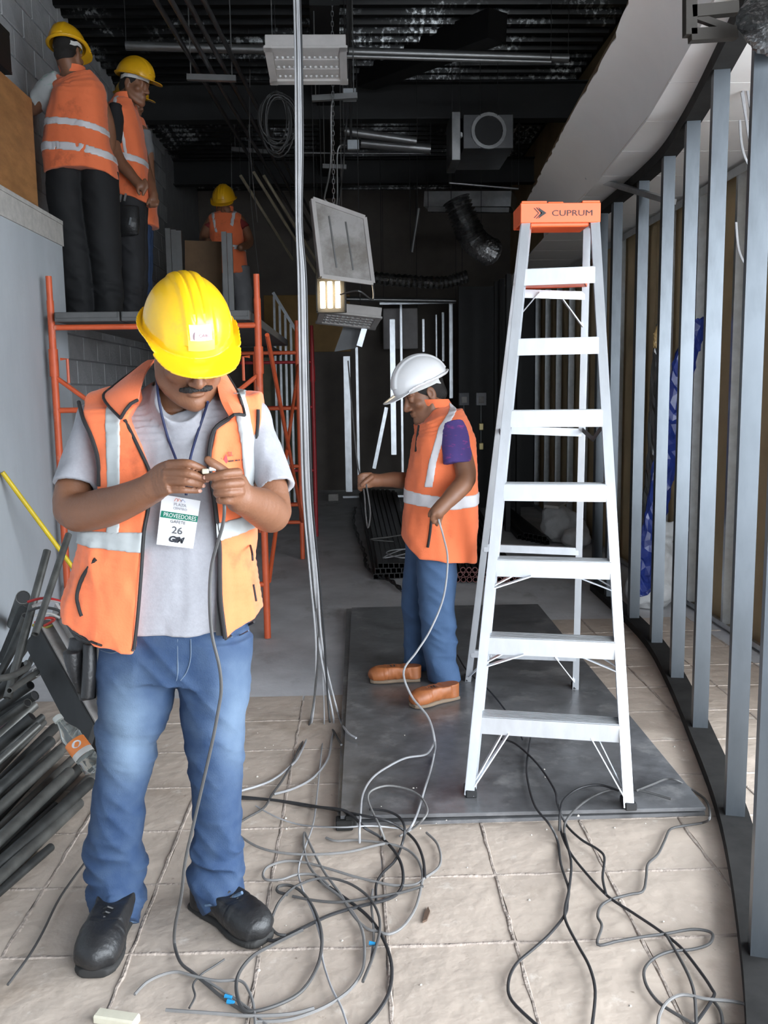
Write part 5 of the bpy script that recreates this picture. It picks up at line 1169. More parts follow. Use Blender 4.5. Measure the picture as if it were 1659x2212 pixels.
wb, VB, _, _, vb = worker('young bareheaded-neck worker in profile on the scaffold, black sleeve and tool belt' .replace('bareheaded-neck ', ''), YB, (-1.9, 6.3, ZP+.03), (-1.2, 7.2, 3.9),
    (D(290, 186, YB), 72, 14, 0), D(268, 226, YB),
    [(238, 222, 292, 232, YB, .13), (238, 256, 300, 256, YB, .17), (243, 300, 309, 300, YB, .175), (248, 345, 316, 345, YB, .17), (251, 400, 322, 400, YB, .17), (252, 450, 327, 455, YB, .165)],
    [(240, 418), (253, 422), (300, 437), (330, 446)], [D(252, 240, YB-.15), D(268, 240, YB+.15)],
    [([D(252, 245, YB-.17), D(243, 300, YB-.2), D(256, 345, YB-.22), D(278, 372, YB-.24), D(293, 390, YB-.25)], [.054, .05, .046, .04, .031]), ([D(275, 245, YB+.17), D(300, 310, YB+.2), D(312, 360, YB+.1), D(326, 405, YB-.02), D(331, 422, YB-.05)], [.052, .048, .044, .038, .030])],
    [[(236, 235, 266, 232, YB-.16, .065), (234, 265, 268, 262, YB-.18, .066), (234, 303, 262, 306, YB-.2, .06)]], 'blackcloth',
    [[(250, 425, 318, 425, YB-.04, .12), (254, 500, 312, 500, YB-.04, .11), (262, 600, 312, 600, YB-.03, .09), (262, 690, 306, 695, YB-.02, .085)], [(262, 425, 322, 430, YB+.14, .11), (268, 500, 318, 500, YB+.15, .1), (276, 600, 320, 600, YB+.16, .09), (276, 690, 314, 695, YB+.17, .085)]], 'greytrousers',
    [(Vector((D(270, 690, YB).x, YB-.04, 0)), Vector((D(330, 690, YB).x, YB-.1, 0)), ZP), (Vector((D(285, 690, YB).x, YB+.17, 0)), Vector((D(340, 690, YB).x, YB+.1, 0)), ZP)], 'yellow2',
    [hstripe((335, 340, 347, 350), (352, 357, 362, 365), (240, 270, 300, 320), YB), vstripe([(254, 215), (262, 260), (277, 320), (283, 360)], [(262, 215), (272, 260), (285, 320), (290, 360)], YB, 212, 355)], None, .008,
    hands=[([D(293, 390, YB-.25), D(304, 402, YB-.26)], [.036, .036])] + [([D(304+i*3, 404-i*5, YB-.27), D(309+i*3, 414-i*4, YB-.28), D(309+i*2, 421-i*4, YB-.28)], [.013, .012, .010]) for i in range(4)] + [([D(298, 400, YB-.28), D(298, 412, YB-.29), D(301, 419, YB-.29)], [.014, .012, .010]), ([D(331, 422, YB-.05), D(332, 432, YB-.06)], [.036, .034])] + [([D(329+i*4, 434, YB-.07), D(327+i*4, 442, YB-.09), D(325+i*3, 446, YB-.07)], [.013, .012, .010]) for i in range(4)] + [([D(326, 428, YB-.08), D(320, 436, YB-.1), D(318, 441, YB-.1)], [.014, .012, .01])])
F = Fld((-1.85, 6.4, 2.5), (-1.3, 6.75, 3.05), .007)
F.etube(tpx([(252, 445, 300, 452, YB-.17, .04), (254, 480, 302, 486, YB-.18, .05), (262, 505, 300, 508, YB-.17, .03)]), .01); tb = F.mesh('tool_pouch', M['leather'], wb)
for x, y in ((262, 420), (272, 418), (283, 470), (248, 498)): MB().beam(D(x, y, YB-.24), D(x-3, y+16, YB-.24), .014, .012).build('hand_tool', M['galv'], tb)
YC = 7.4
worker('worker mostly hidden behind the young worker on the scaffold, grey sleeve and blue jeans', YC, (-1.95, 6.85, ZP+.03), (-1.35, 7.65, 3.85),
    (D(283, 226, YC), 60, 12, 0), D(272, 262, YC),
    [(262, 262, 312, 268, YC, .12), (266, 300, 322, 300, YC, .16), (270, 350, 327, 350, YC, .16), (272, 420, 333, 420, YC, .16), (280, 500, 341, 500, YC, .16)],
    [(260, 470), (290, 480), (312, 493), (341, 490), (350, 490)], [D(280, 275, YC-.13), D(290, 275, YC+.13)],
    [([D(306, 285, YC-.16), D(318, 330, YC-.18), D(322, 375, YC-.2), D(328, 415, YC-.26)], [.05, .047, .043, .034])],
    [[(300, 288, 326, 285, YC-.16, .06), (306, 320, 331, 318, YC-.17, .06), (309, 350, 332, 348, YC-.18, .055)]], 'greycloth',
    [[(280, 470, 328, 470, YC-.06, .1), (286, 560, 326, 560, YC-.06, .09), (292, 640, 324, 640, YC-.06, .085), (294, 695, 324, 698, YC-.06, .08)], [(288, 470, 332, 470, YC+.12, .1), (292, 560, 330, 560, YC+.12, .09), (296, 695, 326, 698, YC+.12, .08)]], 'navyjeans',
    [(Vector((D(303, 690, YC).x, YC-.06, 0)), Vector((D(350, 690, YC).x, YC-.12, 0)), ZP), (Vector((D(305, 690, YC).x, YC+.12, 0)), Vector((D(350, 690, YC).x, YC+.1, 0)), ZP)], 'yellow2', [], None, .009)
YD = 9.2
for k, (x0, x1) in enumerate(((-1.62, -1.24), (-1.23, -.85))):
    o = MB().box(((x0+x1)/2, 9.55, ZP-.03), (x1-x0, 1.9, .055), None, .004).build('scaffold_plank', M['plank']); tag(o, ('plank of the far scaffold under the far worker, wall side', 'plank of the far scaffold under the far worker, open side')[k], 'plank', 'planks of the far scaffold')
worker('far worker facing forward in the gloom with a red-orange vest behind the cardboard sheet', YD, (-1.75, 8.75, ZP+.03), (-.75, 9.65, 3.75),
    (D(485, 444, YD), -4, 24, 0), D(486, 464, YD),
    [(462, 466, 512, 466, YD, .1), (452, 490, 524, 490, YD, .125), (455, 530, 528, 530, YD, .13), (458, 570, 532, 570, YD, .13), (462, 600, 534, 600, YD, .13)],
    [(440, 592), (500, 594), (525, 592), (540, 585)], [D(462, 474, YD), D(514, 474, YD)],
    [([D(458, 476, YD), D(444, 500, YD-.03), D(440, 522, YD-.1), D(450, 522, YD-.3)], [.052, .048, .043, .034]), ([D(518, 476, YD), D(532, 500, YD), D(538, 525, YD-.06), D(520, 535, YD-.25)], [.052, .048, .043, .034])],
    [[(455, 470, 466, 484, YD, .06), (440, 486, 458, 498, YD-.01, .06)], [(512, 484, 522, 470, YD, .06), (520, 498, 538, 486, YD-.01, .06)]], 'redcloth',
    [[(462, 580, 502, 580, YD, .11), (466, 640, 502, 640, YD, .1), (468, 720, 498, 722, YD, .08)], [(496, 580, 540, 580, YD, .11), (506, 640, 546, 640, YD, .1), (512, 720, 544, 722, YD, .08)]], 'greycloth',
    [(Vector((D(480, 740, YD).x, YD+.05, 0)), Vector((D(476, 740, YD).x, YD-.3, 0)), ZP), (Vector((D(528, 740, YD).x, YD+.05, 0)), Vector((D(532, 740, YD).x, YD-.3, 0)), ZP)], 'yellow2',
    [vstripe([(457, 460), (470, 515)], [(465, 460), (476, 515)], YD, 462, 512), vstripe([(504, 460), (497, 515)], [(512, 460), (506, 515)], YD, 460, 500), hstripe((532, 532), (544, 544), (500, 540), YD)], None, .009)
o = MB().prism([D(399, 519, 8.68), D(478, 522, 8.68), Vector((D(480, 700, 8.68).x, 8.68, ZP)), Vector((D(399, 700, 8.68).x, 8.68, ZP))], (0, .02, 0)).build('cardboard_sheet', mat('brown_cardboard', (.16, .095, .05), .8)); tag(o, 'brown sheet of board standing on the platform in front of the far worker', 'board')
for k, (x, y0) in enumerate(((370, 500), (382, 503), (393, 505), (487, 505), (499, 508))):
    a, b_ = D(x, y0, 8.45), D(x, 700, 8.45); o = MB().box((a.x, 8.3 if k < 3 else 8.35, (a.z+ZP)/2), (.045, .03, a.z-ZP)).build('metal_stud', M['pipe']); tag(o, ('metal stud leaning in a bunch left of the brown board, leftmost', 'metal stud in the middle of the bunch left of the brown board', 'metal stud next to the left edge of the brown board', 'metal stud at the right edge of the brown board', 'rightmost metal stud standing before the far worker')[k], 'stud', 'metal studs on the platform')
# ================================================================ cables
M['cab_black'] = mat('black_cable', (0.022, 0.022, 0.024), .5); M['cab_grey'] = mat('grey_cable', (0.2, 0.195, 0.19), .55); M['cab_light'] = mat('pale_grey_cable', (0.36, 0.36, 0.37), .5); M['cab_mid'] = mat('dark_grey_cable', (0.075, 0.073, 0.072), .55)
CT = {'k': 'cab_black', 'g': 'cab_grey', 'w': 'cab_light', 'm': 'cab_mid'}
def FP(x, y, h=.0):
    p = G(x, y, .006+h)
    if -.10 < p.x < 1.22 and 2.93 < p.y < 6.05: p = G(x, y, .057+h)
    return p
zz = [0]
def cable(label, pts, c='k', r=.0042, n=5, group='cables on the floor', name='cable'):
    o = MB().tube(spline(pts, n), r, 7).build(name, M[CT[c]], None, True); o.data.polygons.foreach_set('use_smooth', [True]*len(o.data.polygons)); return tag(o, label, 'cable', group)
def K1(pts): return [(480+x/2.765, 1560+y/2.765) for x, y in pts]
def K2(pts): return [(1060+x/2.77, 1600+y/2.77) for x, y in pts]
def K3(pts): return [(80+x/2.373, 1280+y/2.373) for x, y in pts]
def fl_(label, pts, c='k', r=.0042):
    zz[0] += 1; return cable(label, [FP(x, y, .0035+.0022*(zz[0] % 4)) for x, y in pts], c, r)
# the bundle dropping from the ceiling; every strand runs on across the floor
def drop(label, off, offb, c, tail, r=.0046):
    top = Vector((-.2+off, 3.62, 4.45)); P = [top, Vector((-.2+off*.6, 3.62, 3.4))]
    for y, xx, s_ in ((60, 642, .8), (300, 645, .9), (480, 645, .7), (600, 651, 1), (760, 654, 1.05), (900, 657, 1.1), (1080, 663, 1.15), (1250, 678, 1.2), (1400, 690, 1.2)):
        P.append(D(xx+off*300*s_+offb*s_, y, 3.62+max(0, (y-900)/500)*.35))
    for x, y in tail: P.append(FP(x, y, .006))
    return cable(label, P, c, r, 5, 'cable bundle hanging from the ceiling')
T1 = K1([(540, -30), (470, 180), (400, 270), (300, 345), (200, 385), (130, 405), (60, 430)]); T2 = K1([(530, -20), (440, 200), (370, 330), (300, 430), (250, 510), (150, 570), (85, 610)])
T3 = K1([(665, -20), (655, 100), (630, 220), (545, 330), (430, 395), (310, 430)]); T4 = K1([(610, -20), (590, 200), (570, 400), (545, 600), (490, 760), (455, 880), (480, 1000), (540, 1130), (590, 1300), (600, 1420), (650, 1580), (710, 1700), (760, 1850)])
T5 = K1([(690, -60), (740, 50), (800, 95)]); T6 = K1([(640, -20), (670, 60), (712, 135)])
drop('pale cable at the left of the hanging bundle, running left over the floor', -.014, -2, 'w', T1); drop('black cable in the hanging bundle, ending behind the yellow-helmeted man', -.006, 0, 'm', T2)
drop('pale cable in the middle of the hanging bundle, curling left on the floor', .001, 0, 'w', T3); drop('thin grey strand of the hanging bundle winding to the bottom of the floor', .007, 1, 'w', T4, .003)
drop('pale cable of the hanging bundle ending on the dark sheet', .013, 2, 'w', T5); drop('dark cable at the right of the hanging bundle ending at the sheet edge', .020, 4, 'k', T6)
fl_('thick black cable from the left leg curving through the middle of the tangle', K1([(60, 450), (120, 455), (300, 465), (500, 500), (700, 520), (780, 560), (850, 630), (950, 690), (1020, 760), (1070, 850), (1080, 950), (1050, 1020), (980, 1060), (820, 1100), (650, 1150), (480, 1230), (330, 1300), (270, 1300)]), 'k', .005)
fl_('black cable crossing the corner of the dark sheet and dropping off its front', K1([(60, 440), (350, 470), (600, 510), (800, 550), (980, 590), (1090, 650), (1160, 720), (1200, 820), (1210, 930)]), 'k', .0048)
fl_('grey cable sagging just in front of the dark sheet', K1([(80, 660), (200, 740), (350, 780), (550, 790), (750, 775), (900, 740), (970, 725)]), 'g')
fl_('black S-shaped cable loop hanging off the sheet corner', K1([(880, 520), (980, 530), (1060, 570), (1090, 640), (1070, 740), (1030, 830), (960, 900), (920, 970), (920, 1070)]), 'k', .0045)
fl_('long grey cable with the widest loop of the tangle', K1([(620, 690), (680, 710), (800, 705), (950, 720), (1080, 750), (1160, 810), (1195, 900), (1185, 1000), (1150, 1120), (1080, 1220), (1000, 1265), (930, 1250), (860, 1230), (780, 1150), (700, 1020), (600, 880), (520, 720), (490, 660), (490, 760), (520, 860), (600, 960), (700, 1040), (790, 1150), (840, 1260), (850, 1400), (830, 1500), (760, 1600), (650, 1680), (520, 1740), (380, 1780), (200, 1790)]), 'g')
fl_('dark looped cable in front of the right boot', K1([(390, 1030), (330, 1010), (340, 980), (400, 975), (470, 1010), (540, 1100), (590, 1240), (590, 1380), (550, 1500), (470, 1610), (350, 1680), (200, 1725), (120, 1710), (85, 1600), (100, 1500), (180, 1400), (300, 1330), (480, 1240)]), 'm', .0048)
fl_('dark grey loop running round from the toe of the right boot', K1([(380, 1272), (330, 1265), (290, 1220), (300, 1160), (350, 1060), (450, 975), (600, 930), (750, 960), (870, 1040), (930, 1140), (940, 1250), (900, 1400), (840, 1550)]), 'm')
fl_('black cable sweeping down to the lower edge of the floor', K1([(560, 930), (760, 1070), (880, 1170), (960, 1290), (1010, 1440), (1000, 1600), (930, 1730), (830, 1840)]), 'k', .0048)
fl_('grey flat loop at the left of the tangle', K1([(640, 980), (560, 915), (450, 910), (350, 940), (260, 940), (245, 900), (280, 860), (380, 830), (500, 840), (650, 880), (780, 920), (900, 950), (1030, 975), (1150, 970), (1210, 930), (1290, 870), (1305, 800), (1280, 720), (1220, 660)]), 'g')
fl_('dark cable lying flat across the tangle', K1([(420, 1040), (550, 1065), (700, 1075), (880, 1050), (1060, 1020), (1200, 980)]), 'm')
fl_('pale loop lying on the front left of the dark sheet', K1([(970, 700), (940, 620), (900, 540), (870, 460), (890, 410), (980, 380), (1090, 395), (1180, 440), (1225, 520), (1200, 580), (1130, 640), (1060, 680)]), 'g', .0038)
fl_('grey cable end with frayed wires near the bottom of the tangle', K1([(900, 1000), (890, 1090), (905, 1250), (890, 1420)]), 'g', .0036)
fl_('thin white wire running left over the floor in front of the sheet', K1([(200, 500), (330, 570), (480, 615), (700, 628), (900, 620), (1100, 640)]), 'w', .0028)
# the swung cable in the white-helmeted worker's hand
cable('pale cable swinging from the hand of the white-helmeted worker to the floor', [D(952, 1095, Y2-.30), D(946, 1114, Y2-.345), D(958, 1160, Y2-.38), D(967, 1210, 4.0), D(958, 1290, 3.9), D(930, 1360, 3.8), D(900, 1408, 3.7), D(872, 1450, 3.6), D(888, 1502, 3.52), D(925, 1550, 3.42), D(939, 1600, 3.34)] + [FP(x, y, .004) for x, y in K1([(1265, 190), (1240, 300), (1205, 410), (1170, 530), (1130, 620), (1090, 660)])], 'w', .0045, 6, 'cables held by the workers')
cable('pale cable rising from the sheet and joining the swung one', [FP(x, y, .008) for x, y in K1([(820, 720), (820, 640), (825, 560), (840, 430), (900, 330), (1000, 260)])] + [D(878, 1637, 3.36), D(921, 1629, 3.37), D(938, 1604, 3.36)], 'w', .0042, 6, 'cables held by the workers')
cable('thin cables dangling from the outstretched fist of the white-helmeted worker', [D(790, 1040, Y2), D(796, 1075, Y2-.02), D(800, 1110, Y2-.02), D(795, 1140, Y2), D(790, 1110, Y2+.02), D(786, 1060, Y2+.02), D(772, 1000, Y2+.1), D(762, 900, Y2+.25), D(752, 780, Y2+.5)], 'm', .004, 6, 'cables held by the workers')
# the cable in the hands of the yellow-helmeted man
cable('dark cable running from the hands of the yellow-helmeted man down to the floor', [D(468, 1024, 2.172), D(478, 1040, 2.18), D(482, 1075, 2.19), D(485, 1100, 2.185), D(481, 1135, 2.2), D(468, 1180, 2.215), D(457, 1225, 2.225), D(453, 1290, 2.23), D(458, 1370, 2.235), D(474, 1440, 2.24), D(478, 1490, 2.245)] + [D(x, y, 2.25+.0*i) for i, (x, y) in enumerate(K3([(930, 600), (900, 760), (850, 980), (800, 1200), (760, 1380)]))] + [D(392, 1935, 2.27), D(379, 1997, 2.29), D(377, 2038, 2.31)] + [FP(x, y, .004) for x, y in K3([(735, 1895), (800, 1950), (860, 2000), (930, 2060), (1000, 2110), (1080, 2160)])], 'm', .0044, 5, 'cables held by the workers')
cn = MB().box(D(444, 1018, 2.172), (.016, .012, .012), None, .002).build('cable_connector', mat('beige_plug', (.55, .5, .38), .5)); tag(cn, 'small beige plug between the fingertips of the yellow-helmeted man', 'connector')
MB().box(D(460, 1013, 2.176), (.018, .01, .010), None, .002).build('plug_pin', M['glint_metal'], cn)
fl_('pale cable crossing in front of the dark cable at the bottom', K3([(500, 2060), (560, 2000), (640, 1960), (720, 1945), (800, 1965), (920, 1990), (1040, 1990), (1085, 2040), (1110, 2120), (1120, 2230)]), 'g', .0038)
fl_('grey cable along the lower edge of the floor', K3([(660, 2140), (800, 2150), (950, 2160), (1100, 2170), (1300, 2160), (1420, 2130)]), 'g', .0044)
fl_('short dark wire stub near the loose cable end', K3([(960, 1880), (900, 1920), (845, 1955), (800, 2010), (810, 2070), (780, 2130)]), 'm', .0028)
fl_('grey cable slanting to the bottom beside the blue connectors', K3([(860, 1985), (980, 2060), (1080, 2130), (1180, 2220)]), 'g', .0036)
fl_('thin dark cable on the floor left of the left boot', K3([(245, 1385), (120, 1560), (30, 1740), (-40, 1860), (-150, 2010)]), 'm', .0036)
blue = mat('blue_plastic', (.02, .25, .5), .4)
for k, (x, y, lab) in enumerate(((486, 2152, 'upper blue crimp connector on the wires at the bottom'), (491, 2163, 'lower blue crimp connector on the wires at the bottom'), (798, 2037, 'blue scrap of insulation under the cable loops'))):
    p = FP(x, y, .008); o = MB().tube([p, p+Vector((.018, -.006, 0))], [.006, .0045], 8).build('crimp_connector', blue); tag(o, lab, 'connector', 'blue bits on the floor')
RL = [('black cable coming from under the ladder to the kink on the floor', [(60, -10), (150, 20), (280, 140), (380, 290), (400, 380), (450, 500), (540, 590), (640, 650), (680, 700), (670, 820), (690, 920)], 'k'),
 ('black cable from under the ladder ending in the big loop at the bottom', [(240, -20), (215, 150), (230, 280), (270, 400), (350, 500), (400, 600), (420, 740), (465, 880), (460, 960), (445, 1040), (350, 1160), (250, 1250), (150, 1340), (105, 1450), (130, 1560), (290, 1715)], 'k'),
 ('long black cable slanting from the sheet towards the lower right corner', [(415, 440), (420, 540), (470, 660), (560, 780), (700, 930), (850, 1030), (1000, 1130), (1130, 1230), (1230, 1350), (1320, 1480), (1330, 1540), (1210, 1715)], 'k'),
 ('black cable running straight down beside the big loop', [(450, 500), (440, 550), (480, 720), (470, 880), (445, 1000), (450, 1080), (520, 1220), (590, 1350), (625, 1500), (605, 1720)], 'k'),
 ('black half loop round the right foot of the ladder', [(770, 300), (650, 265), (530, 285), (440, 350), (415, 430), (410, 540)], 'k'),
 ('dark cable crossing behind the right ladder foot', [(1080, 350), (900, 300), (760, 290), (640, 320), (530, 390), (450, 480), (440, 560)], 'm'),
 ('long grey cable zigzagging from the partition track to the bottom', [(870, 300), (970, 260), (1050, 230), (1120, 240), (1200, 290), (1290, 360), (1310, 460), (1270, 490), (1150, 510), (1075, 530), (1040, 600), (1000, 680), (940, 740), (930, 820), (910, 900), (830, 920), (720, 950), (660, 990), (640, 1050), (665, 1110), (640, 1220), (760, 1200), (900, 1175), (1050, 1155), (1200, 1130), (1300, 1140), (1330, 1170), (1300, 1220), (1200, 1250), (1080, 1260), (980, 1300), (920, 1370), (930, 1460), (1000, 1560), (1100, 1630), (1240, 1710)], 'm'),
 ('short black cable splitting off towards the lower right corner', [(1050, 1160), (1130, 1300), (1190, 1420), (1220, 1530), (1230, 1700)], 'm'),
 ('grey cable entering from the right edge and looping at the bottom', [(1580, 1590), (1450, 1560), (1290, 1545), (1150, 1520), (1060, 1560), (1010, 1640), (1000, 1720)], 'g'),
 ('short dark curl at the lower right of the floor', [(1320, 1540), (1375, 1620), (1390, 1720)], 'm')]
for lab, q, c in RL: fl_(lab, K2(q), c, .0042)
fl_('black cable running from the worker to the ladder foot over the sheet', [(988, 1415), (1010, 1450), (1060, 1495), (1110, 1560), (1130, 1600)], 'k', .004)
# ================================================================ the heap of pipes on the left
M['pipe_a'] = mat('weathered_steel_pipe', (.07, .072, .07), .5, .5, var=.5, scale=14); M['pipe_b'] = mat('dull_galvanised_pipe', (.15, .15, .14), .45, .5, var=.5, scale=14); M['pipe_c'] = mat('rose_primed_pipe', (.32, .2, .23), .6)
R_ = random.Random(11)
HEAP = [((0, 1880), (205, 1668), .022, 'b'), ((0, 1835), (180, 1650), .02, 'a'), ((0, 1790), (165, 1632), .05, 'b'), ((0, 1760), (140, 1610), .03, 'a'), ((0, 1725), (150, 1604), .08, 'b'), ((0, 1690), (118, 1572), .1, 'a'), ((0, 1660), (95, 1560), .14, 'b'), ((0, 1625), (92, 1548), .18, 'a'), ((0, 1590), (75, 1522), .23, 'b'), ((0, 1572), (64, 1536), .2, 'c'), ((0, 1545), (76, 1502), .29, 'a'), ((0, 1500), (80, 1452), .36, 'b'), ((0, 1850), (120, 1740), .05, 'a'), ((0, 1430), (70, 1380), .42, 'a'), ((0, 1405), (60, 1345), .47, 'a'), ((0, 1380), (55, 1330), .52, 'b'), ((0, 1350), (62, 1300), .57, 'a'), ((0, 1325), (50, 1290), .6, 'b'), ((0, 1465), (75, 1410), .33, 'a'), ((0, 1925), (110, 1830), .018, 'a'), ((0, 1812), (150, 1668), .09, 'b'), ((0, 1745), (128, 1625), .13, 'b'), ((0, 1702), (110, 1600), .17, 'a'), ((0, 1642), (84, 1566), .24, 'b'), ((0, 1608), (70, 1548), .27, 'a'), ((0, 1560), (60, 1518), .32, 'b'), ((0, 1522), (66, 1480), .4, 'a'), ((0, 1485), (52, 1440), .44, 'a'), ((0, 1865), (196, 1690), .06, 'a'), ((0, 1895), (170, 1735), .02, 'b')]
ORD = ('lowest', 'second', 'third', 'fourth', 'fifth', 'sixth', 'seventh', 'eighth', 'ninth', 'tenth', 'eleventh', 'twelfth', 'thirteenth', 'fourteenth', 'fifteenth', 'sixteenth', 'seventeenth', 'eighteenth', 'nineteenth', 'twentieth', 'twenty-first', 'twenty-second', 'twenty-third', 'twenty-fourth', 'twenty-fifth', 'twenty-sixth', 'twenty-seventh', 'twenty-eighth', 'twenty-ninth', 'thirtieth')
RANK = sorted(range(len(HEAP)), key=lambda i: -HEAP[i][1][1])
for k, (a_, e_, z, c) in enumerate(HEAP):
    r = R_.choice((.014, .017, .021)) if k not in (16, 17) else .032
    e = G(*e_, max(z, r+.002))
    for ext in (2.4, 2.0, 1.7, 1.45, 1.25, 1.1):                # the other end rests on the floor out of frame
        a = G(e_[0]+(a_[0]-e_[0])*ext, e_[1]+(a_[1]-e_[1])*ext, r+.002+.02*(k % 3))
        if (a-e).length < 1.9 and a.x > XB+.04: break
    if z > .38: a = e+(G(*a_, z*.75)-e).normalized()*.75
    if e.x < XB+.04: e.x = XB+.05
    if a.x < XB+.04: a.x = XB+.05
    o = MB().pipe(e, a, r, .003, 14).build('steel_pipe', M['pipe_'+c], None, True); MB().tube([e+(a-e)*.004, e+(a-e)*.012], r-.004, 10).build('pipe_mouth', M['black'], o)  # black plug paints the shade inside the hollow end
    tag(o, 'rose-coloured pipe in the heap of pipes at the left' if c == 'c' else 'grey pipe in the left heap, its end %s counting up from the floor' % ORD[RANK.index(k)], 'pipe', None if c == 'c' else 'heap of grey pipes at the left')
def single(label, o, cat, group=None): return tag(o, label, cat, group)
single('bent pale tube poking out of the heap of pipes', MB().tube(spline([D(-20, 1468, 3.0), D(20, 1462, 3.1), D(45, 1450, 3.2), D(60, 1440, 3.3), D(58, 1432, 3.35)], 5), .012, 9).build('bent_tube', M['pipe_b'], None, True), 'pipe')
single('short pale straight tube under the bent tube in the heap', MB().pipe(D(20, 1492, 3.0), D(80, 1452, 3.35), .011).build('short_tube', M['pipe_b'], None, True), 'pipe')
yp = PX(5, 1020, XB+.02); o = MB().tube([yp, G(301, 1420, .012)], .0125, 10).build('yellow_pole', mat('yellow_pole_paint', (.72, .52, .02), .45), None, True); single('yellow pole leaning on the grey bulkhead', o, 'pole')
for k, (a_, b_, lab) in enumerate((((102, 1190), (40, 1420), 'grey pole with a dark open top standing in the pipe heap'), ((148, 1155), (96, 1310), 'grey bar leaning right of the pole with the open top'))):
    p = D(*a_, 3.75); q = D(*b_, 3.45); q = p+(q-p)*1.35
    o = MB().pipe(p, q, .016 if k == 0 else .014, .004).build('grey_pole', M['pipe_b'], None, True); single(lab, o, 'pole')
    if k == 0: MB().tube([p+(p-q).normalized()*.002, p+(q-p)*.03], .0115, 10).build('mouth', M['black'], o)  # black plug imitates the dark hollow of the pole
wires = [((.5, .03, .03), [(60, 1300), (95, 1292), (135, 1300), (150, 1310)]), ((.55, .52, .5), [(70, 1310), (110, 1297), (145, 1305)]), ((.5, .48, .45), [(75, 1330), (105, 1325), (130, 1335)]), ((.4, .03, .02), [(75, 1345), (100, 1335), (118, 1338), (95, 1352)]), ((.3, .25, .05), [(70, 1350), (95, 1356), (115, 1350)]), ((.05, .05, .05), [(62, 1320), (90, 1312), (125, 1318), (140, 1330)])]
for k, (c, q) in enumerate(wires): single(('red wire in the tangle above the steel channel', 'pale wire arching over the tangle above the steel channel', 'grey wire hanging in the tangle above the steel channel', 'dark red curl of wire above the steel channel', 'yellowish wire below the red curl', 'black wire in the tangle above the steel channel')[k], MB().tube(spline([D(x, y, 3.5) for x, y in q], 5), .0055, 6).build('loose_wire', mat('wire_paint', c, .5), None, True), 'wire', 'wires above the steel channel')
fx = thing('steel_channel', 'long dusty light housing leaning in the heap behind the pipes', 'housing')
a, b_ = D(72, 1372, 3.55), D(196, 1600, 3.02); ax = (b_-a).normalized(); n = Vector((-.75, -.55, .2)); n = (n-ax*n.dot(ax)).normalized(); sd = ax.cross(n)
def hb(c0, c1, w_, h_, off, off2): return MB().beam(a+ax*c0+n*off+sd*off2, a+ax*c1+n*off+sd*off2, w_, h_, n)
L_ = (b_-a).length
if sd.x < 0: sd = -sd
hb(0, L_, .13, .02, 0, 0).build('dark_face', mat('dusty_dark_enamel', (.035, .036, .037), .6, var=.4), fx)
hb(0, L_, .012, .1, -.05, .066).build('pale_side', M['dirtyfix'], fx); hb(.02, L_, .07, .012, -.06, .105).build('pale_pan', M['dirtyfix'], fx)
hb(.02, L_, .006, .03, -.045, .10).build('rib', M['fixture'], fx); hb(0, .05, .1, .012, -.055, .1).build('end_plate', M['fixture'], fx); hb(0, L_, .012, .1, -.05, -.06).build('inner_side', M['dark'], fx)
# plastic bottle
def clearmat(name, col, rough=.08):
    m, t, b = nt(name); b.inputs['Base Color'].default_value = c4(col); b.inputs['Transmission Weight'].default_value = .92; b.inputs['Roughness'].default_value = rough; b.inputs['IOR'].default_value = 1.25; return m
bo = thing('plastic_bottle', 'clear plastic bottle with an orange label lying on the pipes', 'bottle')
p, q = D(122, 1548, 2.72), D(206, 1664, 2.64); ax = (q-p).normalized(); L_ = (q-p).length; s_ = L_/.23
prof = [(0, .018), (.013, .018), (.0135, .03), (.02, .05), (.031, .075), (.034, .09), (.032, .1), (.034, .11), (.034, .165), (.031, .172), (.034, .18), (.031, .19), (.034, .2), (.033, .222), (.02, .23), (0, .226)]
MB().lathe([(r*s_, h*s_) for r, h in prof], p, ax, 24).build('body', clearmat('clear_pet', (.85, .9, .88)), bo, True)
MB().lathe([(0, 0), (.0155*s_, 0), (.0165*s_, .004*s_), (.0165*s_, .018*s_), (0, .019*s_)], p, ax, 18).build('cap', mat('pale_cap', (.42, .43, .4), .5), bo, True)
MB().lathe([(.0348*s_, .108*s_), (.0352*s_, .109*s_), (.0352*s_, .150*s_), (.0348*s_, .151*s_)], p, ax, 26, False).build('label', mat('orange_label', (.75, .22, .05), .5), bo, True)
MB().lathe([(.0348*s_, .1512*s_), (.0352*s_, .152*s_), (.0352*s_, .170*s_), (.0348*s_, .171*s_)], p, ax, 26, False).build('label_foot', mat('pale_label', (.6, .58, .55), .5), bo, True)
vw = (Vector((0, 0, EYE))-p).normalized(); vw = (vw-ax*vw.dot(ax)).normalized(); up_ = -ax; rt_ = up_.cross(vw)*-1
sp = mat('label_patch', (.62, .64, .68), .5); b = MB()
b.prism([p+ax*(.129*s_)+vw*(.0358*s_)+rt_*(.016*s_*cos(t))+ax*(.012*s_*sin(t))-vw*(.003*abs(cos(t))) for t in np.linspace(0, 2*pi, 18)[:-1]], vw*.0006); b.build('label_patch', sp, bo)
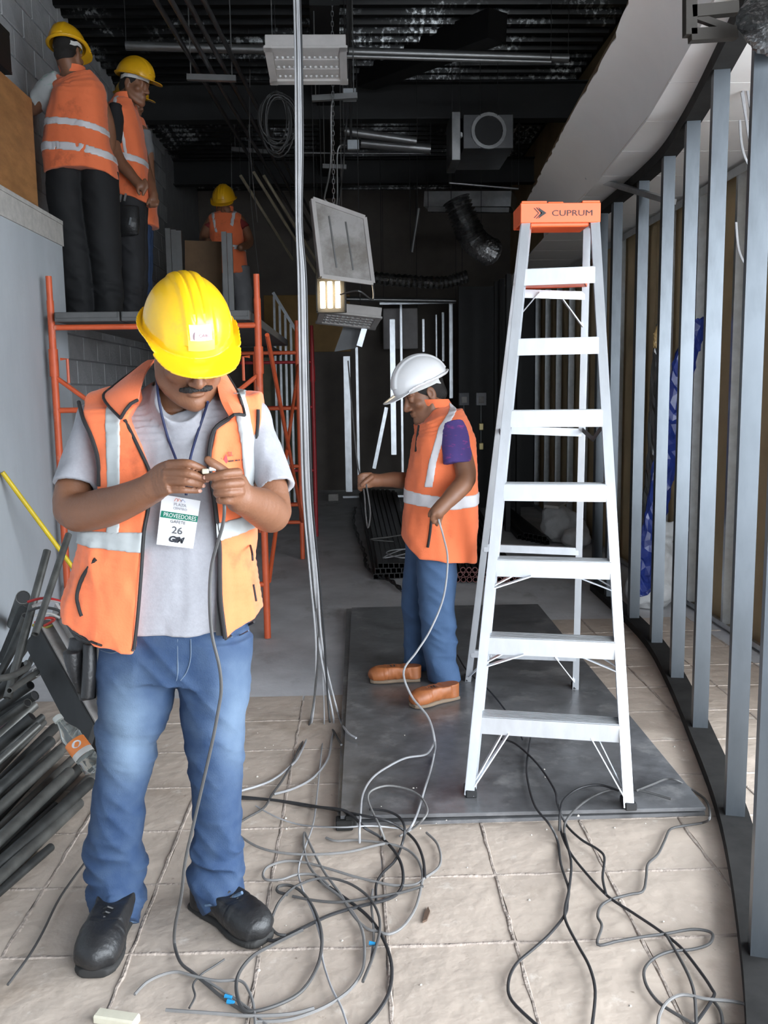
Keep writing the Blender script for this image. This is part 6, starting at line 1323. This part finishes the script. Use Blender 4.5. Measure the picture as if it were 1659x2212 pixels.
# ================================================================ long stock on the floor further back
M['tube_black'] = mat('black_steel_tube', (.018, .0175, .017), .45, .3, var=.5, scale=10); M['tube_red'] = mat('reddish_tube_end', (.16, .05, .045), .6)
def stock(name, label, cat, group, ends, sq, w, end_m=None, lift=0):
    for k, (x0, y0, x1, y1, lay) in enumerate(ends):
        z = w/2+lay*w*1.02+lift; a, b_ = G(x0, y0, z), G(x1, y1, z)
        d = (b_-a).normalized(); L = min((b_-a).length, 6.0); b_ = a+d*L
        o = (MB().sqpipe(a, b_, w, .003) if sq else MB().pipe(a, b_, w/2, .004, 10)).build(name, M['tube_black'], None, not sq); tag(o, label % (('bottom', 'middle', 'top')[lay], 'leftmost' if (x0, lay) == min((e[0], e[4]) for e in ends if e[4] == lay) else ORD[sum(1 for e in ends if e[4] == lay and e[0] < x0)]+' from the left'), cat, group)
        if end_m: MB().pipe(a-d*.002, a+d*.004, w/2*.98, .006, 10).build('cut_end', end_m, o)
stock('square_steel_tube', 'black square tube, %s layer of the long bundle, %s', 'tube', 'black square tubes in the bundle',
      [(812+i*11.5, 1246-i*.5, 778+i*9.5, 1066, 0) for i in range(9)] + [(816+i*11.5, 1234-i*.5, 782+i*9.6, 1062, 1) for i in range(8)] + [(822+i*11.5, 1222, 788+i*9.6, 1060, 2) for i in range(6)], True, .042)
stock('round_steel_tube', 'round reddish-ended tube, %s layer behind the ladder, %s', 'tube', 'round tubes piled behind the ladder',
      [(988+i*13.0, 1252, 925+i*9, 1072, 0) for i in range(11)] + [(994+i*13.0, 1241, 930+i*9, 1068, 1) for i in range(7)] + [(1000+i*13, 1231, 936+i*9, 1064, 2) for i in range(4)], False, .046, M['tube_red'])
stock('steel_bar', 'dark bar, %s layer of the far stack beside the sacks, %s', 'bar', 'dark bars beside the sacks', [(1182-i*10, 1172-i*2, 1085-i*4, 1092, 0) for i in range(7)] + [(1176-i*10, 1164-i*2, 1083-i*4, 1088, 1) for i in range(5)], True, .045)
for k, q in enumerate(([(905, 1178), (860, 1190), (828, 1205), (868, 1198), (905, 1186)], [(905, 1185), (850, 1188), (835, 1196), (870, 1205), (900, 1200)], [(900, 1150), (840, 1160), (800, 1165), (850, 1170)])):
    single(('white wire loop lying over the square tubes, lower', 'white wire loop lying over the square tubes, middle', 'thin grey wire across the square tubes, upper')[k], MB().tube(spline([G(x, y, .155+.008*(k%2)) for x, y in q], 5), .005, 6).build('wire_loop', M['cab_light' if k < 2 else 'cab_grey'], None, True), 'wire', 'wire loops on the square tubes')
tw = [(768, 1098), (764, 1130), (775, 1165), (788, 1200), (792, 1225), (815, 1246), (842, 1256), (870, 1280)]
for k in (0, 1): single(('first strand of the twisted black cable beside the square tubes', 'second strand of the twisted black cable beside the square tubes')[k], MB().tube([p+Vector((.012*cos(i*.9+k*pi), .012*sin(i*.9+k*pi)*0, .014+.01*sin(i*.9+k*pi))) for i, p in enumerate(spline([G(x, y, .01) for x, y in tw], 8))], .009, 6).build('twisted_cable', M['cab_black'], None, True), 'cable', 'strands of the twisted black cable')
# stains and slips
# ================================================================ sacks, tarpaulin, film behind the partition
M['sack'] = mat('white_woven_sack', (.5, .5, .5), .8, var=.25, scale=10, bump=.3, bscale=60); M['tarp'] = layer(mat('blue_tarpaulin', (.012, .03, .19), .35, var=.5, scale=9), (.3, .33, .42), 7, .64, .8)
def sack(label, lumps, lo, hi, tie=None, h=.009):
    F = Fld(lo, hi, h)
    for c, r in lumps: F.ell(c, r, None, .08)
    if tie: F.cap(tie[0], tie[1], .045, .035, .04); F.ell(Vector(tie[1])+Vector((-.05, 0, .05)), (.08, .06, .06), None, .03); F.ell(Vector(tie[1])+Vector((.07, 0, .03)), (.08, .06, .07), None, .03)
    F.warp(lambda x, y, z: .022*(np.abs(vnoise(x*9, y*9, z*9))-.3)+.012*vnoise(x*20, y*20, z*20), .06); F.cut(lambda X, Y, Z: .002-Z+0*X+0*Y)
    o = F.mesh('white_sack', M['sack']); return tag(o, label, 'sack')
c = G(1436, 1315)+Vector((-.03, .02, 0)); sk = sack('bulging white sack with a knotted neck behind the partition', [(c+Vector((-.05, .05, .13)), (.17, .16, .17)), (c+Vector((.0, .06, .27)), (.14, .14, .2))], c+Vector((-.4, -.3, -.01)), c+Vector((.4, .35, .8)), (c+Vector((.08, .06, .4)), c+Vector((.05, .06, .5))))
c2_ = G(1388, 1300); sack('low white sack slumped at the foot of the blue tarpaulin', [(c2_+Vector((.06, .12, .06)), (.14, .15, .08))], c2_+Vector((-.2, -.2, -.01)), c2_+Vector((.32, .4, .3)))
c = G(1222, 1178); sack('pale crumpled sack at the end of the dark bars', [(c+Vector((0, .2, .16)), (.2, .18, .17)), (c+Vector((.12, .2, .1)), (.16, .16, .12)), (c+Vector((-.05, .25, .3)), (.12, .1, .08))], c+Vector((-.5, -.25, -.01)), c+Vector((.5, .7, .6)), None, .012)
o = MB().prism([c+Vector(q) for q in ((-.19, .12, .36), (-.02, .42, .38), (.1, .36, .37), (-.06, .06, .35))], (0, 0, .025)).build('pale_board_scrap', M['gypsum']); single('pale scrap of board lying on top of the crumpled sack', o, 'board')
c = G(1250, 1190); sack('small pale sack by the rear ladder rail', [(c+Vector((0, .1, .1)), (.14, .12, .11))], c+Vector((-.3, -.2, -.01)), c+Vector((.3, .4, .4)), None, .012)
def crumple(name, label, cat, pts, ws, m, dep=.5, n=14):
    P = spline([D(*p) for p in pts], 10); ww = np.interp(np.linspace(0, 1, len(P)), np.linspace(0, 1, len(ws)), ws); rg = random.Random(len(label)); b = MB(); rings = []
    for i, p in enumerate(P):
        rings.append([p+Vector((cos(2*pi*j/n)*ww[i]*(1+rg.uniform(-.12, .12)), sin(2*pi*j/n)*ww[i]*dep*(1+rg.uniform(-.25, .25)), rg.uniform(-.02, .02))) for j in range(n)])
    vs = [v for r in rings for v in r]; fs = [(i*n+j, i*n+(j+1) % n, (i+1)*n+(j+1) % n, (i+1)*n+j) for i in range(len(P)-1) for j in range(n)]; fs += [tuple(range(n))[::-1], tuple((len(P)-1)*n+j for j in range(n))]
    b.add(vs, fs); return tag(b.build(name, m), label, cat)
crumple('blue_tarpaulin', 'shiny blue tarpaulin roll leaning behind the partition studs', 'tarpaulin', [(1508, 688, 5.75), (1478, 790, 5.78), (1452, 920, 5.82), (1425, 1060, 5.85), (1402, 1190, 5.87), (1388, 1285, 5.9)], [.06, .075, .085, .075, .075, .05], M['tarp'])
m_, t_, b_n = nt('grey_plastic_film'); b_n.inputs['Base Color'].default_value = (.12, .12, .115, 1); b_n.inputs['Roughness'].default_value = .15; b_n.inputs['Transmission Weight'].default_value = .35
crumple('plastic_film_roll', 'grey plastic film hanging left of the blue tarpaulin', 'film', [(1432, 705, 6.35), (1420, 820, 6.35), (1410, 980, 6.3), (1404, 1120, 6.25), (1390, 1290, 6.2)], [.05, .05, .04, .07, .1], m_)
crumple('foil_wrap', 'crumpled tan wrapping at the top of the plastic film', 'wrapping', [(1430, 702, 6.15), (1428, 725, 6.15), (1422, 748, 6.15)], [.03, .05, .03], mat('tan_wrapping', (.45, .3, .12), .3))
# pale wires hanging behind the partition at the right edge
for k, q in enumerate(([(1600, 150), (1612, 260), (1632, 380), (1650, 445)], [(1602, 200), (1625, 330), (1648, 430), (1675, 520)], [(1598, 260), (1606, 330), (1640, 400), (1672, 470)], [(1590, 480), (1596, 540), (1615, 580), (1634, 604)], [(1604, 120), (1622, 240), (1640, 300), (1668, 380)])):
    single(('pale wire hanging at the upper right edge, first from the stud', 'pale wire hanging at the upper right edge, bowing to the frame edge', 'pale wire hanging at the upper right edge, lowest of the sagging ones', 'short pale wire end curling between the two nearest studs', 'pale wire hanging at the upper right edge, topmost')[k], MB().tube(spline([D(x, y, 4.2) for x, y in q], 6), .0055, 6).build('hanging_cable', M['cab_light'], None, True), 'wire', 'pale wires at the upper right')
# ================================================================ litter
o = MB().box(G(252, 2200, .012), (.11, .035, .022), Matrix.Rotation(-.25, 3, 'Z'), .004).build('foam_scrap', mat('cream_foam', (.62, .58, .46), .8)); single('cream foam scrap at the bottom edge of the floor', o, 'scrap')
o = MB().prism([G(913, 1994, .002), G(917, 1975, .002), G(925, 1962, .002), G(929, 1972, .002), G(922, 1990, .002)], (0, 0, .006)).build('wood_chip', mat('brown_chip', (.1, .06, .04), .8)); single('brown wood chip on a slab left of the right-hand cables', o, 'chip')
o = MB().box(G(744, 1778, .02), (.06, .05, .035), None, .004).box(G(758, 1772, .03), (.04, .03, .04), None, .004).build('metal_clip', M['track']); single('dark metal clip at the front left corner of the sheets', o, 'clip')
o = MB().box((D(720, 1073, 12.6).x, 12.6, .05), (.14, .1, .1), None, .01).build('pale_block', M['gypsum']); single('small pale block on the far floor', o, 'block')
for k in range(46):
    x, y = R_.uniform(480, 1500), R_.uniform(1540, 2190); p = FP(x, y, -.006); r = R_.uniform(.002, .0055)
    if k == 0: crumbs = MB()
    crumbs.lathe([(0, 0), (r, .0), (r*.7, r*.7), (0, r)], p, (R_.uniform(-.3, .3), R_.uniform(-.3, .3), 1), 5)
o = crumbs.build('plaster_crumbs', mat('plaster_crumb', (.6, .56, .5), .9)); tag(o, 'scattered plaster crumbs on the floor', None, None, 'stuff')
# ================================================================ hanging rods: everything under the ceiling hangs from it
bpy.context.view_layer.update()
def hang(prefix, frac=(.15, .85), r=.0035):
    for o in [o for o in bpy.data.objects if o.name.split('.')[0] == prefix and o.parent is None]:
        pts = []
        for q in [o]+list(o.children):
            if q.type == 'MESH': pts += [q.matrix_world @ v.co for v in list(q.data.vertices)[::max(1, len(q.data.vertices)//400)]]
        if not pts: continue
        xs_ = sorted(pts, key=lambda v: v.x)
        for f_ in frac:
            p = xs_[int(f_*(len(xs_)-1))]; p = max((v for v in pts if (v.xy-p.xy).length < .06), key=lambda v: v.z)
            if p.z < 4.4: MB().tube([p-Vector((0, 0, .01)), Vector((p.x, p.y, 4.56))], r, 5).build('hanger_rod', M['darkpipe'], o)
for n_ in ('conduit_pipe', 'ceiling_conduit', 'lamplight_conduit', 'service_pipe', 'rectangular_duct', 'air_duct', 'duct_flange', 'flexible_duct', 'tilted_light', 'tube_lamp', 'wrapped_panel'): hang(n_)
hang('cable_coil', (.5,)); hang('hanging_wire', (0.0,), .002); hang('junction_box', (.5,), .002)
